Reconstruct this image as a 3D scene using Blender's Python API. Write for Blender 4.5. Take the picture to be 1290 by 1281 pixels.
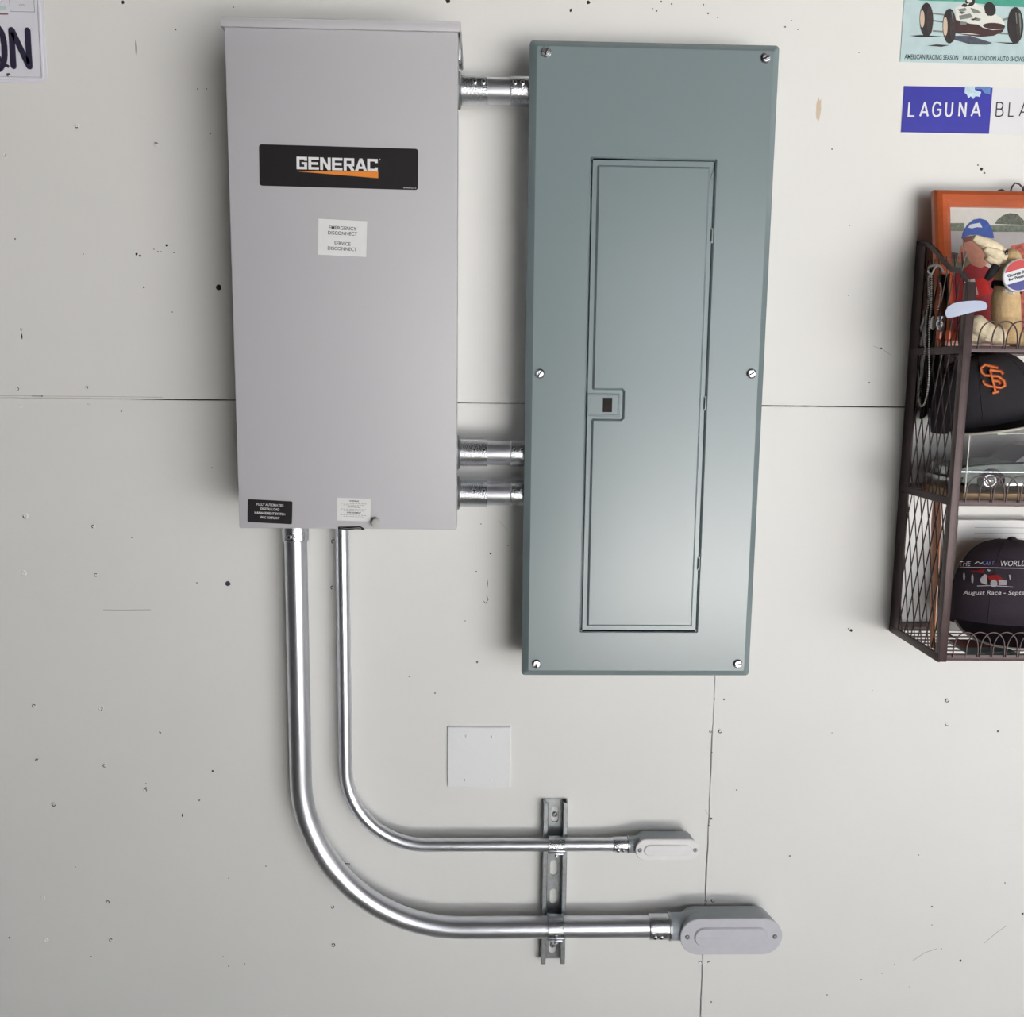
import bpy, bmesh, math, random
from mathutils import Vector, Matrix
random.seed(7)
C = bpy.context.scene.collection
S = bpy.context.scene
for o in list(bpy.data.objects): bpy.data.objects.remove(o)

# ------------------------------------------------------------------ camera
F, CX, CY = 1185.0, 645.0, 640.5          # focal length and centre for a 1290 x 1281 frame
D, H = 1.614, 1.60                        # distance to the wall, eye height
n = Vector(((611 - CX) / F, -(470 - CY) / F, -1)).normalized()      # world +Y in camera axes
x0 = Vector((math.cos(-0.0115), math.sin(-0.0115), 0))
ax = (x0 - n * x0.dot(n)).normalized()
az = ax.cross(n).normalized()
Rw = Matrix((ax, n, az))                  # camera axes -> world axes
cam = bpy.data.cameras.new('camera'); cam.sensor_fit = 'HORIZONTAL'; cam.sensor_width = 36
cam.lens = F / 1290 * 36; cam.clip_start = 0.01
co = bpy.data.objects.new('camera', cam); C.objects.link(co)
co.matrix_world = Matrix.Translation((0, -D, H)) @ Rw.to_4x4()
S.camera = co

# ------------------------------------------------------------------ world, light, exposure
W = bpy.data.worlds.new('world'); S.world = W; W.use_nodes = True
W.node_tree.nodes['Background'].inputs[0].default_value = (0.93, 0.96, 1.0, 1)
W.node_tree.nodes['Background'].inputs[1].default_value = 3.4
la = bpy.data.lights.new('daylight_through_garage_door', 'AREA'); la.shape = 'RECTANGLE'
la.size = 2.3; la.size_y = .5; la.energy = 25; la.color = (1.0, 0.99, 0.965)
lo = bpy.data.objects.new('daylight_through_garage_door', la); C.objects.link(lo)
lo.location = (1.55, -4.25, 0.26); lo.rotation_euler = (math.radians(90 + 6), 0, math.radians(8))
su = bpy.data.lights.new('sun_on_driveway', 'SUN'); su.energy = 38; su.angle = .01; su.color = (1, .98, .96)
so = bpy.data.objects.new('sun_on_driveway', su); C.objects.link(so)
so.rotation_euler = Vector((.85, -1.0, 1.9)).to_track_quat('Z', 'Y').to_euler()
S.view_settings.view_transform = 'Standard'; S.view_settings.look = 'None'
S.view_settings.gamma = 1; S.view_settings.use_curve_mapping = False
S.view_settings.exposure = 0.22

# ------------------------------------------------------------------ pixel <-> world
def ray(px, py): return Rw @ Vector(((px - CX) / F, -(py - CY) / F, -1))
def U(px, py, d):
    """world point seen at (px, py) lying d in front of the wall"""
    v = ray(px, py); t = (D - d) / v.y
    return Vector((v.x * t, -d, v.z * t + H))
def UX(px, py, X):
    """world point seen at (px, py) on the upright plane x = X"""
    v = ray(px, py); t = X / v.x
    return Vector((X, -D + v.y * t, v.z * t + H))
def UXr(px, py, d): p = U(px, py, d); return p.x, p.z

# ------------------------------------------------------------------ materials
def lin(c): return tuple(((v / 255) / 12.92 if v / 255 <= .04045 else ((v / 255 + .055) / 1.055) ** 2.4) for v in c)
M = {}
def mat(name, rgb, rough=.5, metal=0., var=.06, scale=30, bump=0., bscale=200, spec=.5, alpha=1., coat=0., stretch=None):
    if name in M: return M[name]
    m = bpy.data.materials.new(name); m.use_nodes = True; nt = m.node_tree; b = nt.nodes['Principled BSDF']
    b.inputs['Roughness'].default_value = rough; b.inputs['Metallic'].default_value = metal
    b.inputs['Specular IOR Level'].default_value = spec; b.inputs['Coat Weight'].default_value = coat
    b.inputs['Alpha'].default_value = alpha
    tc = nt.nodes.new('ShaderNodeTexCoord'); mp = nt.nodes.new('ShaderNodeMapping')
    if stretch: mp.inputs['Scale'].default_value = stretch
    nt.links.new(tc.outputs['Object'], mp.inputs[0])
    nz = nt.nodes.new('ShaderNodeTexNoise'); nz.inputs['Scale'].default_value = scale; nz.inputs['Detail'].default_value = 5
    nt.links.new(mp.outputs[0], nz.inputs['Vector'])
    rp = nt.nodes.new('ShaderNodeValToRGB'); c = lin(rgb)
    rp.color_ramp.elements[0].position = .3; rp.color_ramp.elements[1].position = .7
    rp.color_ramp.elements[0].color = tuple(v * (1 - var) for v in c) + (1,)
    rp.color_ramp.elements[1].color = tuple(min(1, v * (1 + var)) for v in c) + (1,)
    nt.links.new(nz.outputs['Fac'], rp.inputs[0]); nt.links.new(rp.outputs[0], b.inputs['Base Color'])
    if metal > .5:
        mr = nt.nodes.new('ShaderNodeMapRange'); mr.inputs[3].default_value = rough * .92; mr.inputs[4].default_value = rough * 1.1
        nt.links.new(nz.outputs['Fac'], mr.inputs[0]); nt.links.new(mr.outputs[0], b.inputs['Roughness'])
    if bump:
        n2 = nt.nodes.new('ShaderNodeTexNoise'); n2.inputs['Scale'].default_value = bscale; n2.inputs['Detail'].default_value = 3
        nt.links.new(mp.outputs[0], n2.inputs['Vector'])
        bp = nt.nodes.new('ShaderNodeBump'); bp.inputs['Strength'].default_value = bump; bp.inputs['Distance'].default_value = .002
        nt.links.new(n2.outputs['Fac'], bp.inputs['Height']); nt.links.new(bp.outputs[0], b.inputs['Normal'])
    M[name] = m; return m
def glass(name, rgb, rough=.02, alpha=.15):
    return mat(name, rgb, rough, 0, 0, alpha=alpha, spec=.25)

WALL = mat('wall_paint', (226, 225, 222), .55, 0, .018, 3, .10, 60)
WALLD = mat('bare_board', (176, 148, 120), .8, 0, .1, 60)
DARK = mat('dark_gap', (40, 34, 32), .9, 0, .2, 80)
GREYP = mat('light_grey_enamel', (188, 187, 191), .5, 0, .008, 6, .04, 400)
GREYD = mat('grey_enamel_inner', (150, 148, 150), .5, 0, .02, 6)
BLUEP = mat('blue_grey_enamel', (121, 135, 138), .26, 0, .012, 5, .03, 12, spec=.65)
ZINC = mat('galvanised_steel', (216, 218, 224), .33, 1, .01, 3)
ZINCD = mat('dull_zinc', (176, 180, 182), .38, 1, .12, 120)
CHROME = mat('bright_zinc', (205, 208, 212), .16, 1, .05, 200, .35, 500)
CASTG = mat('cast_grey_paint', (158, 164, 170), .45, 0, .03, 80, .1, 500)
CASTL = mat('cast_cover_grey', (196, 196, 203), .42, 0, .03, 60, .12, 500)
CASTW = mat('cast_cover_pale', (232, 230, 230), .42, 0, .02, 60, .08, 500)
WHITEP = mat('white_plastic', (233, 234, 236), .3, 0, .008, 10)
BLACKL = mat('black_label', (34, 32, 34), .35, 0, .05, 40)
WHITEI = mat('white_ink', (228, 228, 230), .5, 0, .02, 40)
GREYI = mat('grey_ink', (150, 150, 152), .6, 0, .02, 40)
BLACKI = mat('black_ink', (38, 38, 40), .6, 0, .05, 40)
ORANGE = mat('orange_ink', (232, 138, 52), .45, 0, .03, 40)
WHITEL = mat('white_label', (226, 226, 226), .45, 0, .02, 60)
IRON = mat('brown_wrought_iron', (60, 42, 42), .4, .3, .15, 60, .1, 300)
DKWOOD = mat('frame_wood', (176, 82, 40), .35, 0, .12, 20, coat=.3, stretch=(1, 1, 4))

# ------------------------------------------------------------------ object helpers
WL = {}
def tag(o, label=None, cat=None, group=None, kind=None):
    if label: o['label'] = label
    if cat: o['category'] = cat
    if group: o['group'] = group
    if kind: o['kind'] = kind
    return o
def thing(name, label, cat, loc, group=None):
    o = bpy.data.objects.new(name, None); C.objects.link(o); o.empty_display_size = .02
    o.location = loc; WL[o.name] = Vector(loc); return tag(o, label, cat, group)
def link(name, bm, m, parent=None, smooth=True, label=None, kind=None):
    """bm in world coordinates -> ONE mesh object under parent"""
    me = bpy.data.meshes.new(name)
    vs = [v.co for v in bm.verts]
    lo_ = Vector([min(v[i] for v in vs) for i in range(3)]); hi = Vector([max(v[i] for v in vs) for i in range(3)])
    c = (lo_ + hi) / 2
    for v in bm.verts: v.co -= c
    bmesh.ops.recalc_face_normals(bm, faces=bm.faces)
    if smooth:
        for f in bm.faces: f.smooth = True
        for e in bm.edges:
            if len(e.link_faces) == 2 and e.calc_face_angle(0) > .42: e.smooth = False
    bm.to_mesh(me); bm.free(); me.materials.append(m)
    o = bpy.data.objects.new(name, me); C.objects.link(o); WL[o.name] = c.copy()
    if parent is not None:
        o.parent = parent; o.location = c - WL[parent.name]
    else: o.location = c
    return tag(o, label, None, None, kind)
def BM(): return bmesh.new()
def box(bm, x0, x1, y0, y1, z0, z1, bev=0, seg=2):
    b2 = bmesh.new(); bmesh.ops.create_cube(b2, size=1)
    for v in b2.verts:
        v.co = Vector(((x0 + x1) / 2 + v.co.x * (x1 - x0), (y0 + y1) / 2 + v.co.y * (y1 - y0), (z0 + z1) / 2 + v.co.z * (z1 - z0)))
    if bev: bmesh.ops.bevel(b2, geom=b2.edges[:], offset=bev, segments=seg, affect='EDGES', profile=.5)
    merge(bm, b2)
def merge(bm, b2, mtx=None):
    mp = [bm.verts.new(mtx @ v.co if mtx else v.co) for v in b2.verts]
    b2.verts.index_update()
    for f in b2.faces:
        try: bm.faces.new([mp[v.index] for v in f.verts])
        except ValueError: pass
    b2.free()
def loops(bm, Ls, cap0=True, cap1=True, closed=True):
    rings = [[bm.verts.new(p) for p in L] for L in Ls]
    k = len(rings[0])
    for a, b in zip(rings, rings[1:]):
        for i in range(k if closed else k - 1):
            j = (i + 1) % k
            bm.faces.new((a[i], a[j], b[j], b[i]))
    if cap0: bm.faces.new(rings[0][::-1])
    if cap1: bm.faces.new(rings[-1])
    return rings
def rr(x0, x1, z0, z1, r, seg=5):
    pts = []
    r = max(1e-5, min(r, (x1 - x0) / 2 - 1e-5, (z1 - z0) / 2 - 1e-5))
    for cx, cz, a in ((x1 - r, z1 - r, 0), (x0 + r, z1 - r, 90), (x0 + r, z0 + r, 180), (x1 - r, z0 + r, 270)):
        for k in range(seg + 1):
            t = math.radians(a + 90 * k / seg); pts.append((cx + r * math.cos(t), cz + r * math.sin(t)))
    return pts
def at(pts, d): return [Vector((p[0], -d, p[1])) for p in pts]
def inset(pts, w):
    """mitred inset of a counter-clockwise polygon"""
    out = []; k = len(pts)
    for i in range(k):
        a, b, c = Vector(pts[i - 1]), Vector(pts[i]), Vector(pts[(i + 1) % k])
        e1 = (b - a).normalized(); e2 = (c - b).normalized()
        n1 = Vector((-e1.y, e1.x)); n2 = Vector((-e2.y, e2.x))
        m_ = n1 + n2; m_ = m_ / max(.2, m_.dot(n1)) if m_.length > 1e-6 else n1
        out.append((b.x + m_.x * w, b.y + m_.y * w))
    return out
def plate(bm, pts, d0, d1, bev=0):
    if bev: loops(bm, [at(pts, d0), at(pts, d1 - bev), at(inset(pts, bev), d1)])
    else: loops(bm, [at(pts, d0), at(pts, d1)])
def tube(bm, pts, r, seg=10, closed=False, cap=True):
    pts = [Vector(p) for p in pts]; k = len(pts)
    rs = r if isinstance(r, (list, tuple)) else [r] * k
    t0 = ((pts[1] - pts[0])).normalized()
    up = Vector((0, 0, 1)) if abs(t0.z) < .9 else Vector((1, 0, 0))
    nrm = (up - t0 * up.dot(t0)).normalized(); Ls = []
    for i in range(k):
        if closed: t = (pts[(i + 1) % k] - pts[i - 1]).normalized()
        elif i == 0: t = t0
        elif i == k - 1: t = (pts[i] - pts[i - 1]).normalized()
        else: t = ((pts[i + 1] - pts[i]).normalized() + (pts[i] - pts[i - 1]).normalized()).normalized()
        nrm = (nrm - t * nrm.dot(t)).normalized(); bn = t.cross(nrm)
        Ls.append([pts[i] + (nrm * math.cos(a) + bn * math.sin(a)) * rs[i] for a in [2 * math.pi * q / seg for q in range(seg)]])
    if closed: Ls.append(Ls[0]); loops(bm, Ls, False, False); bmesh.ops.remove_doubles(bm, verts=bm.verts, dist=1e-6)
    else: loops(bm, Ls, cap, cap)
def lathe(bm, p, axis, prof, seg=24):
    """prof: list of (distance along axis, radius)"""
    p = Vector(p); a = Vector(axis).normalized(); u = a.orthogonal().normalized(); w = a.cross(u)
    loops(bm, [[p + a * t + (u * math.cos(q) + w * math.sin(q)) * max(r, 1e-5) for q in [2 * math.pi * k / seg for k in range(seg)]] for t, r in prof])
def ball(bm, c, r, u=12, v=8, sc=(1, 1, 1), rot=None):
    b2 = bmesh.new(); bmesh.ops.create_uvsphere(b2, u_segments=u, v_segments=v, radius=1)
    m_ = Matrix.Diagonal((r * sc[0], r * sc[1], r * sc[2], 1))
    if rot is not None: m_ = rot.to_4x4() @ m_
    merge(bm, b2, Matrix.Translation(c) @ m_)
def stroke(bm, pts, w, F2, d0=0, d1=.0003, closed=False):
    """thick 2-D polyline (u,v); F2(u,v,d) -> world"""
    pts = [Vector(p) for p in pts]
    if closed: pts = pts + [pts[0]]
    k = len(pts)
    for i in range(k - 1):
        a, b = pts[i], pts[i + 1]; e = (b - a).normalized() * w / 2; nn = Vector((-e.y, e.x))
        ea = e if (i > 0 or closed) else e * 0; eb = e if (i < k - 2 or closed) else e * 0
        if i > 0:
            pe = (pts[i] - pts[i - 1]).normalized(); 
            if pe.dot(e.normalized()) > .7: ea = e * .35
            elif pe.dot(e.normalized()) < -.3: ea = e * .6
        if i < k - 2:
            ne = (pts[i + 2] - pts[i + 1]).normalized()
            if ne.dot(e.normalized()) > .7: eb = e * .35
            elif ne.dot(e.normalized()) < -.3: eb = e * .6
        q = [a - ea - nn, b + eb - nn, b + eb + nn, a - ea + nn]
        loops(bm, [[F2(v.x, v.y, d0) for v in q], [F2(v.x, v.y, d1 + i * 1e-6) for v in q]])
def poly(bm, pts, F2, d0=0, d1=.0003):
    loops(bm, [[F2(u, v, d0) for u, v in pts], [F2(u, v, d1) for u, v in pts]])
def circ(cx, cy, r, k=20, ry=None, a0=0, a1=360):
    ry = r if ry is None else ry
    return [(cx + r * math.cos(math.radians(a0 + (a1 - a0) * i / k)), cy + ry * math.sin(math.radians(a0 + (a1 - a0) * i / k))) for i in range(k if a1 - a0 >= 360 else k + 1)]
def text_bm(body, F2, u, v, h, width=None, bold=0, d0=0, d1=.0003, align='LEFT', shear=0, res=3):
    """lettering whose capitals are h high, squeezed to 'width' if given; starts at (u,v) baseline"""
    cu = bpy.data.curves.new('t', 'FONT'); cu.body = body; cu.size = 1; cu.offset = bold; cu.resolution_u = res; cu.shear = shear
    o = bpy.data.objects.new('t', cu); C.objects.link(o)
    dg = bpy.context.evaluated_depsgraph_get(); me = bpy.data.meshes.new_from_object(o.evaluated_get(dg))
    xs = [q.co.x for q in me.vertices]; w0 = max(xs) - min(xs); xm = min(xs)
    sy = h / .73; sx = width / w0 if width else sy
    off = 0 if align == 'LEFT' else -w0 * sx / 2
    bm = bmesh.new(); bm.from_mesh(me)
    geo = bmesh.ops.extrude_face_region(bm, geom=bm.faces[:])
    top = set(g for g in geo['geom'] if isinstance(g, bmesh.types.BMVert))
    for q in bm.verts:
        q.co = F2(u + off + (q.co.x - xm) * sx, v + q.co.y * sy, d1 if q in top else d0)
    bpy.data.objects.remove(o); bpy.data.curves.remove(cu); bpy.data.meshes.remove(me)
    return bm
def frame2(tl, tr, bl, d):
    """local frame on the upright plane d: origin top-left px, u to the right, v up (metres); returns F2, w, h"""
    a, b, c = U(*tl, d), U(*tr, d), U(*bl, d)
    ex = (b - a).normalized(); ez = Vector((-ex.z, 0, ex.x))
    w = (b - a).length; h = abs((a - c).dot(ez))
    return (lambda u, v, dd=0: a + ex * u + ez * v + Vector((0, -dd, 0))), w, h
def wallF(px, py, d=0):
    a = U(px, py, d)
    return lambda u, v, dd=0: a + Vector((u, -dd, v))
def pxF(d):
    """coordinates given in photo pixels, laid on the upright plane d"""
    return lambda px, py, dd=0: U(px, py, d) + Vector((0, -dd, 0))
def screw_head(name, p, r, parent, m=None, slot='cross', ang=20, h=.4, dirn=(0, -1, 0)):
    bm = BM(); lathe(bm, p, dirn, [(0, r), (r * h * .5, r), (r * h, r * .7), (r * h * 1.1, r * .1)], 20)
    o = link(name, bm, m or CHROME, parent)
    bm = BM(); w = r * .22
    for k in ((0, 90) if slot == 'cross' else (0,)):
        a = math.radians(ang + k); e = Vector((math.cos(a), 0, math.sin(a))); q = Vector((-e.z, 0, e.x)); P = Vector(p)
        L = r * .72
        f0 = Vector((0, -r * h * .9, 0)); f1 = Vector((0, -r * h * 1.22, 0))
        pts = [P - e * L - q * w / 2, P + e * L - q * w / 2, P + e * L + q * w / 2, P - e * L + q * w / 2]
        loops(bm, [[v + f0 for v in pts], [v + f1 for v in pts]])
    link('slot', bm, DARK, o)
    return o
def arc(c, r, a0, a1, k, plane='xz', y=0):
    return [Vector((c[0] + r * math.cos(math.radians(a0 + (a1 - a0) * i / k)), y, c[1] + r * math.sin(math.radians(a0 + (a1 - a0) * i / k)))) for i in range(k + 1)]

# ================================================================== SETTING
# front wall: three painted boards with fine joints
XL, XR, YB = -2.2, 5.4, -4.4
sl = U(0, 498.5, 0).z
def seam_z(x): return U(205, 501, 0).z if x < -.6 else U(620, 507, 0).z
zs = U(700, 508, 0).z
xs_top, xs_bot = U(900.4, 857, 0).x, U(886, 1275, 0).x
bm = BM()
def board(pts): loops(bm, [at(pts, -.012), at(pts, -.0006), at(inset(pts, .0006), 0)])
board([(XL, zs), (U(160, 500, 0).x, zs), (U(205, 500, 0).x, zs + .0005), (XR, zs + .0005), (XR, 2.7), (XL, 2.7)])
xv = xs_top
gaps = []
zt = zs; k = 60; left = []; right = []
for i in range(k + 1):
    z = zt + (0 - zt) * i / k
    py_open = z < U(890, 912, 0).z
    g = (random.uniform(.0006, .0024) if py_open else .0003)
    jx = random.uniform(-.0007, .0007) if py_open else 0
    left.append((xv - g / 2 - .0002 + jx, z)); right.append((xv + g / 2 + .0002 + jx, z))
lowgap = .0014
board([(XL, 0)] + [left[-1]] + left[::-1][1:-1] + [(xv, zt - lowgap), (U(200, 500, 0).x, zt - lowgap), (U(150, 500, 0).x, zt - .0004), (XL, zt - .0002)])
board(right[1:][::-1] [0:0] + [(xv + .0003, zt - lowgap)] + right[1:] + [(XR, 0), (XR, zt - lowgap)])
wall = link('wall_front', bm, WALL, smooth=False, kind='structure', label='off-white painted plywood garage wall with fine joints and nail heads')
bm = BM(); box(bm, XL, XR, .0125, .04, 0, 2.7)
link('joint_backing', bm, DARK, wall, False)
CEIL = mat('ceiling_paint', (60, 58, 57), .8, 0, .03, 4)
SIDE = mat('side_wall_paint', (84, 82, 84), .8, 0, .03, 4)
FLOOR = mat('concrete_floor', (150, 147, 142), .7, 0, .12, 5, .2, 40)
DRIVE = mat('driveway_concrete', (205, 203, 200), .8, 0, .08, 3, .2, 40)
bm = BM(); box(bm, XL - .1, XR + .1, YB - .1, .04, -.1, 0); link('floor', bm, FLOOR, smooth=False, kind='structure')
bm = BM(); box(bm, XL - .1, XR + .1, YB - .1, .04, 2.7, 2.8); link('ceiling', bm, CEIL, smooth=False, kind='structure')
bm = BM(); box(bm, XL - .1, XL, YB, .04, 0, 2.7); link('wall_left', bm, SIDE, smooth=False, kind='structure')
bm = BM(); box(bm, XR, XR + .1, YB, .04, 0, 2.7); link('wall_right', bm, mat('pale_wall_paint', (200, 198, 194), .8), smooth=False, kind='structure')
bm = BM(); box(bm, XL, .75, YB - .1, YB, 0, 2.7); box(bm, .75, 5.0, YB - .1, YB, 2.5, 2.7); box(bm, 5.0, XR, YB - .1, YB, 0, 2.7)
link('wall_back', bm, SIDE, smooth=False, kind='structure')
bm = BM(); box(bm, -8, 10, -16, YB - .1, -.1, -.01); link('driveway', bm, DRIVE, smooth=False, kind='structure')

# nail heads, holes and chips in the paint
def nail(px, py, r, dark=0):
    p = U(px, py, 0); bm = BM()
    lathe(bm, p + Vector((0, .0002, 0)), (0, -1, 0), [(0, r * 1.5), (.0005, r * 1.15), (.0011, r * .8), (.0009, r * .45), (.0004, r * .3), (.0004, 0)], 14)
    o = link('nail_head', bm, WALL, wall)
    if dark:
        bm = BM(); a = random.uniform(0, 360)
        F_ = wallF(px, py); stroke(bm, circ(0, 0, r * .85, 10, None, a, a + 120 + dark * 170), r * .35, F_, .0006, .0014)
        link('chipped_rim', bm, DARK, o)
def blob(name, px, py, r, m=DARK, rz=None, jag=.35, k=9, parent=None):
    bm = BM(); F_ = wallF(px, py); rz = rz or r
    pts = [(r * math.cos(2 * math.pi * i / k) * random.uniform(1 - jag, 1 + jag * .4), rz * math.sin(2 * math.pi * i / k) * random.uniform(1 - jag, 1 + jag * .4)) for i in range(k)]
    poly(bm, pts, F_, -.0002, .0002); return link(name, bm, m, parent or wall, False)
for px, py, r, dk in ((97,159,.0030,.3),(6,195,.0028,.2),(197,182,.003,.2),(32,650,.004,.1),(118,663,.0032,.4),(121,724,.003,.8),(30,722,.004,0),
        (43,889,.0032,.7),(127,892,.0036,.2),(47,958,.0032,.1),(132,964,.0032,.5),(68,1013,.0036,.5),(54,1131,.0036,0),(136,1136,.0032,.8),
        (140,1184,.0032,.8),(58,1184,.0036,0),(419,1142,.003,.8),(420,1190,.0034,1.2),(183,995,.003,.4),(22,490,.003,.2),(109,488,.0028,.1),
        (26,512,.0026,0),(112,510,.0026,0),(907,921,.0032,.7),(895,921,.0022,.6),(898,1134,.0032,.8),(889,1135,.0022,.6),(882,1212,.0032,.7),(893,1212,.0025,.1),
        (420,682,.0036,.5),(419,740,.0034,.3),(1193,882,.0036,.9),(1193,912,.0032,.1),(900,880,.0015,.5),(889,1160,.001,0)):
    nail(px, py, r, dk)
CHIP = mat('worn_chip', (104, 92, 86), .8, 0, .2, 90)
NAVY = mat('navy_spot', (44, 40, 72), .6)
for px, py, r in ((155,3,2.6),(221,37,1.8),(172,320,2.3),(176,322,1.6),(194,314,1),(199,317,1.2),(203,317,1),(210,309,2.2),(219,318,1.2),(181,362,1.5),(217,393,1),
        (105,320,1),(153,518,1.3),(267,589,1),(19,301,1.5),(166,677,1.2),(248,734,1.3),(202,923,1.6),(268,971,1.9),(251,1008,1.6),(184,987,1.2),(201,922,1),(12,1181,1.8),(95,1092,1),
        (288,1106,1),(308,1214,1.3),(288,1217,1.2),(281,1205,1),(115,1205,1.4),(335,1091,1.2),(249,112,1.1),(260,112,1.1),(265,168,1.3),(294,9,1.3),
        (564,0,4.5),(886,6,1.4),(741,3,3.2),(719,13,2.4),(846,5,1.4),(833,2,1.6),(822,11,1.2),(827,14,1.5),(892,17,1.6),(904,22,1.2),(989,34,1.5),(1005,37,1.2),(997,26,1),
        (1082,66,1),(618,697,1.9),(600,720,1.4),(601,834,1.8),(516,852,1.6),(548,873,1.5),(640,687,1),(1072,794,2.6),(1069,792,1.5),(1257,921,2),(995,1078,1.7),(1174,1142,1.8),(1288,1151,2),
        (1210,1210,2.4),(1127,1215,1.3),(1085,1234,1.4),(1042,1253,1.5),(1111,1226,1),(1186,1195,1),(1146,1243,1),(1157,1077,1.2),(1174,1165,1),(1266,1112,1.3),(1099,870,1),(1048,923,1),
        (1095,482,1.5),(1110,439,1.8),(1069,372,1),(1070,284,1),(1048,188,1.3),(1236,213,2.6),(1240,218,1.6),(1232,208,1.3),(896,1262,1.6),(912,881,1.8),(897,948,1.2),(896,1031,2.4),(893,1040,1.5),
        (928,995,1.5),(586,782,1),(606,660,1)):
    blob('paint_chip', px, py, r * .0011, DARK if r >= 1.9 else CHIP)
blob('screw_hole', 275.5, 362, .0048, DARK, jag=.1, k=12); blob('screw_hole', 287, 735, .0048, NAVY, jag=.15, k=12)
for px, py, rx, rz_ in ((27.5,424,.0013,.005),(26.5,415,.001,.004),(230,1027,.0015,.0038),(184,993,.0012,.004),(171,60,.0010,.012),(614,735,.0008,.008)):
    blob('paint_chip', px, py, rx, DARK if px != 171 else GREYI, rz=rz_)
blob('bare_patch', 1031, 138, .0052, mat('tan_undercoat', (206, 188, 165), .7), rz=.019, jag=.3, k=14)
def crack(pts, w, m=DARK):
    bm = BM(); pts2 = [(U(x, y, 0).x, U(x, y, 0).z) for x, y in pts]
    stroke(bm, pts2, w, lambda u, v, dd=0: Vector((u, -dd, v)), -.0002, .00015); link('hairline_crack', bm, m, wall, False)
crack([(419,1087),(432,1087.5),(441,1088)], .0016)
PALEC = mat('faint_crack', (178, 174, 170), .7)
crack([(130,768),(150,768.5),(190,768)], .0012, PALEC)
crack([(613,750),(615,755),(612,760),(609,757)], .0009); crack([(628,655),(640,668)], .0006, PALEC)
crack([(1100,436),(1112,440),(1122,447)], .0006, PALEC); crack([(888,1020),(895,1030),(893,1040)], .0008, PALEC)
crack([(1150,1210),(1165,1200),(1180,1195)], .0012, PALEC); crack([(1240,1188),(1255,1175),(1268,1166)], .0012, PALEC)
crack([(0,498.3),(30,498.6),(52,498.8)], .0010, PALEC); crack([(40,498.7),(54,498.9)], .0018, DARK)
crack([(54,498.9),(120,499.4),(205,500.4)], .0009, PALEC)

# ================================================================== TRANSFER SWITCH BOX
DG = .170
gx0, gz1 = U(281, 35, DG).x, U(428, 31, DG).z
gx1, gz0 = U(576, 400, DG).x, U(440, 666.3, DG).z
gx0 = (U(281, 35, DG).x + U(302.3, 664, DG).x) / 2
T = thing('transfer_switch_box', 'large pale grey metal switch enclosure with black brand label, left of the blue-grey panel', 'electrical box', ((gx0 + gx1) / 2, 0, gz0))
bm = BM(); box(bm, gx0 + .004, gx1 - .004, -.145, -.001, gz0 + .004, gz1, .002); link('body', bm, GREYP, T)
bm = BM(); box(bm, gx0, gx1, -DG, -.138, gz0, gz1 - .002, .0022); link('cover', bm, GREYP, T)
bm = BM()
lz1 = U(430, 23.7, DG + .006).z; lz0 = U(430, 36.4, DG + .006).z; lx0 = U(277.5, 25, DG + .006).x; lx1 = U(580.6, 32, DG + .006).x
box(bm, lx0, lx1, -(DG + .006), -.001, lz1 - .004, lz1, .0015)
box(bm, lx0, lx1, -(DG + .006), -(DG + .001), lz0, lz1 - .002, .001)
box(bm, lx0, lx0 + .002, -(DG + .005), -.002, lz0, lz1 - .002); box(bm, lx1 - .002, lx1, -(DG + .005), -.002, lz0, lz1 - .002)
link('rain_lid', bm, GREYP, T)
bm = BM(); p = UX(580, 45, gx1)
box(bm, gx1 - .003, gx1 + .0035, -.15, -.13, U(580, 78, .14).z, U(580, 41, .14).z, .001); link('hinge', bm, ZINCD, T)
# brand label
F2, w, h = frame2((326.3, 181.7), (527, 187.6), (328, 233.9), DG)
w = .2295 if w > .24 else w
bm = BM(); loops(bm, [[F2(u, v, -.0002) for u, v in rr(0, w, -h, 0, .004)], [F2(u, v, .0004) for u, v in rr(0, w, -h, 0, .004)]])
lab = link('brand_label', bm, BLACKL, T, False, label='black brand label with white lettering over an orange wedge')
def S2(px, py):           # photo pixels -> label coordinates
    p = U(px, py, DG) - F2(0, 0); ex = (F2(1, 0) - F2(0, 0)); ez = F2(0, 1) - F2(0, 0); return p.dot(ex), p.dot(ez)
bm = BM(); LW = .0044
T_ = .27                       # stroke thickness of the block letters, in letter widths; letters drawn as filled outlines
V_ = .26
gl = {'G': [[(0,0),(1,0),(1,.58),(.48,.58),(.48,.40),(1-T_,.40),(1-T_,V_*.8),(T_,V_*.8),(T_,1-V_*.8),(1-T_,1-V_*.8),(1-T_,.70),(1,.70),(1,1),(0,1)]],
      'E': [[(0,0),(1,0),(1,V_*.8),(T_,V_*.8),(T_,.40),(.92,.40),(.92,.60),(T_,.60),(T_,1-V_*.8),(1,1-V_*.8),(1,1),(0,1)]],
      'N': [[(0,0),(T_,0),(T_,.62),(.70,0),(1,0),(1,1),(1-T_,1),(1-T_,.38),(.30,1),(0,1)]],
      'R': [[(0,0),(T_,0),(T_,.36),(.48,.36),(.72,0),(1.04,0),(.78,.37),(1,.37),(1,1),(0,1),(0,.80),(1-T_,.80),(1-T_,.56),(T_*.6,.56),(T_*.6,.80),(0,.80)]],
      'A': [[(-.06,0),(.24,0),(.33,.20),(.72,.20),(.81,0),(1.10,0),(.66,1),(.38,1)]],
      'C': [[(0,0),(1,0),(1,.32),(1-T_,.32),(1-T_,V_*.8),(T_,V_*.8),(T_,1-V_*.8),(1-T_,1-V_*.8),(1-T_,.68),(1,.68),(1,1),(0,1)]]}
def gpoly(i, L): return [(ua + i * adv + a * cw, va + b * ch) for a, b in L]
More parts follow.
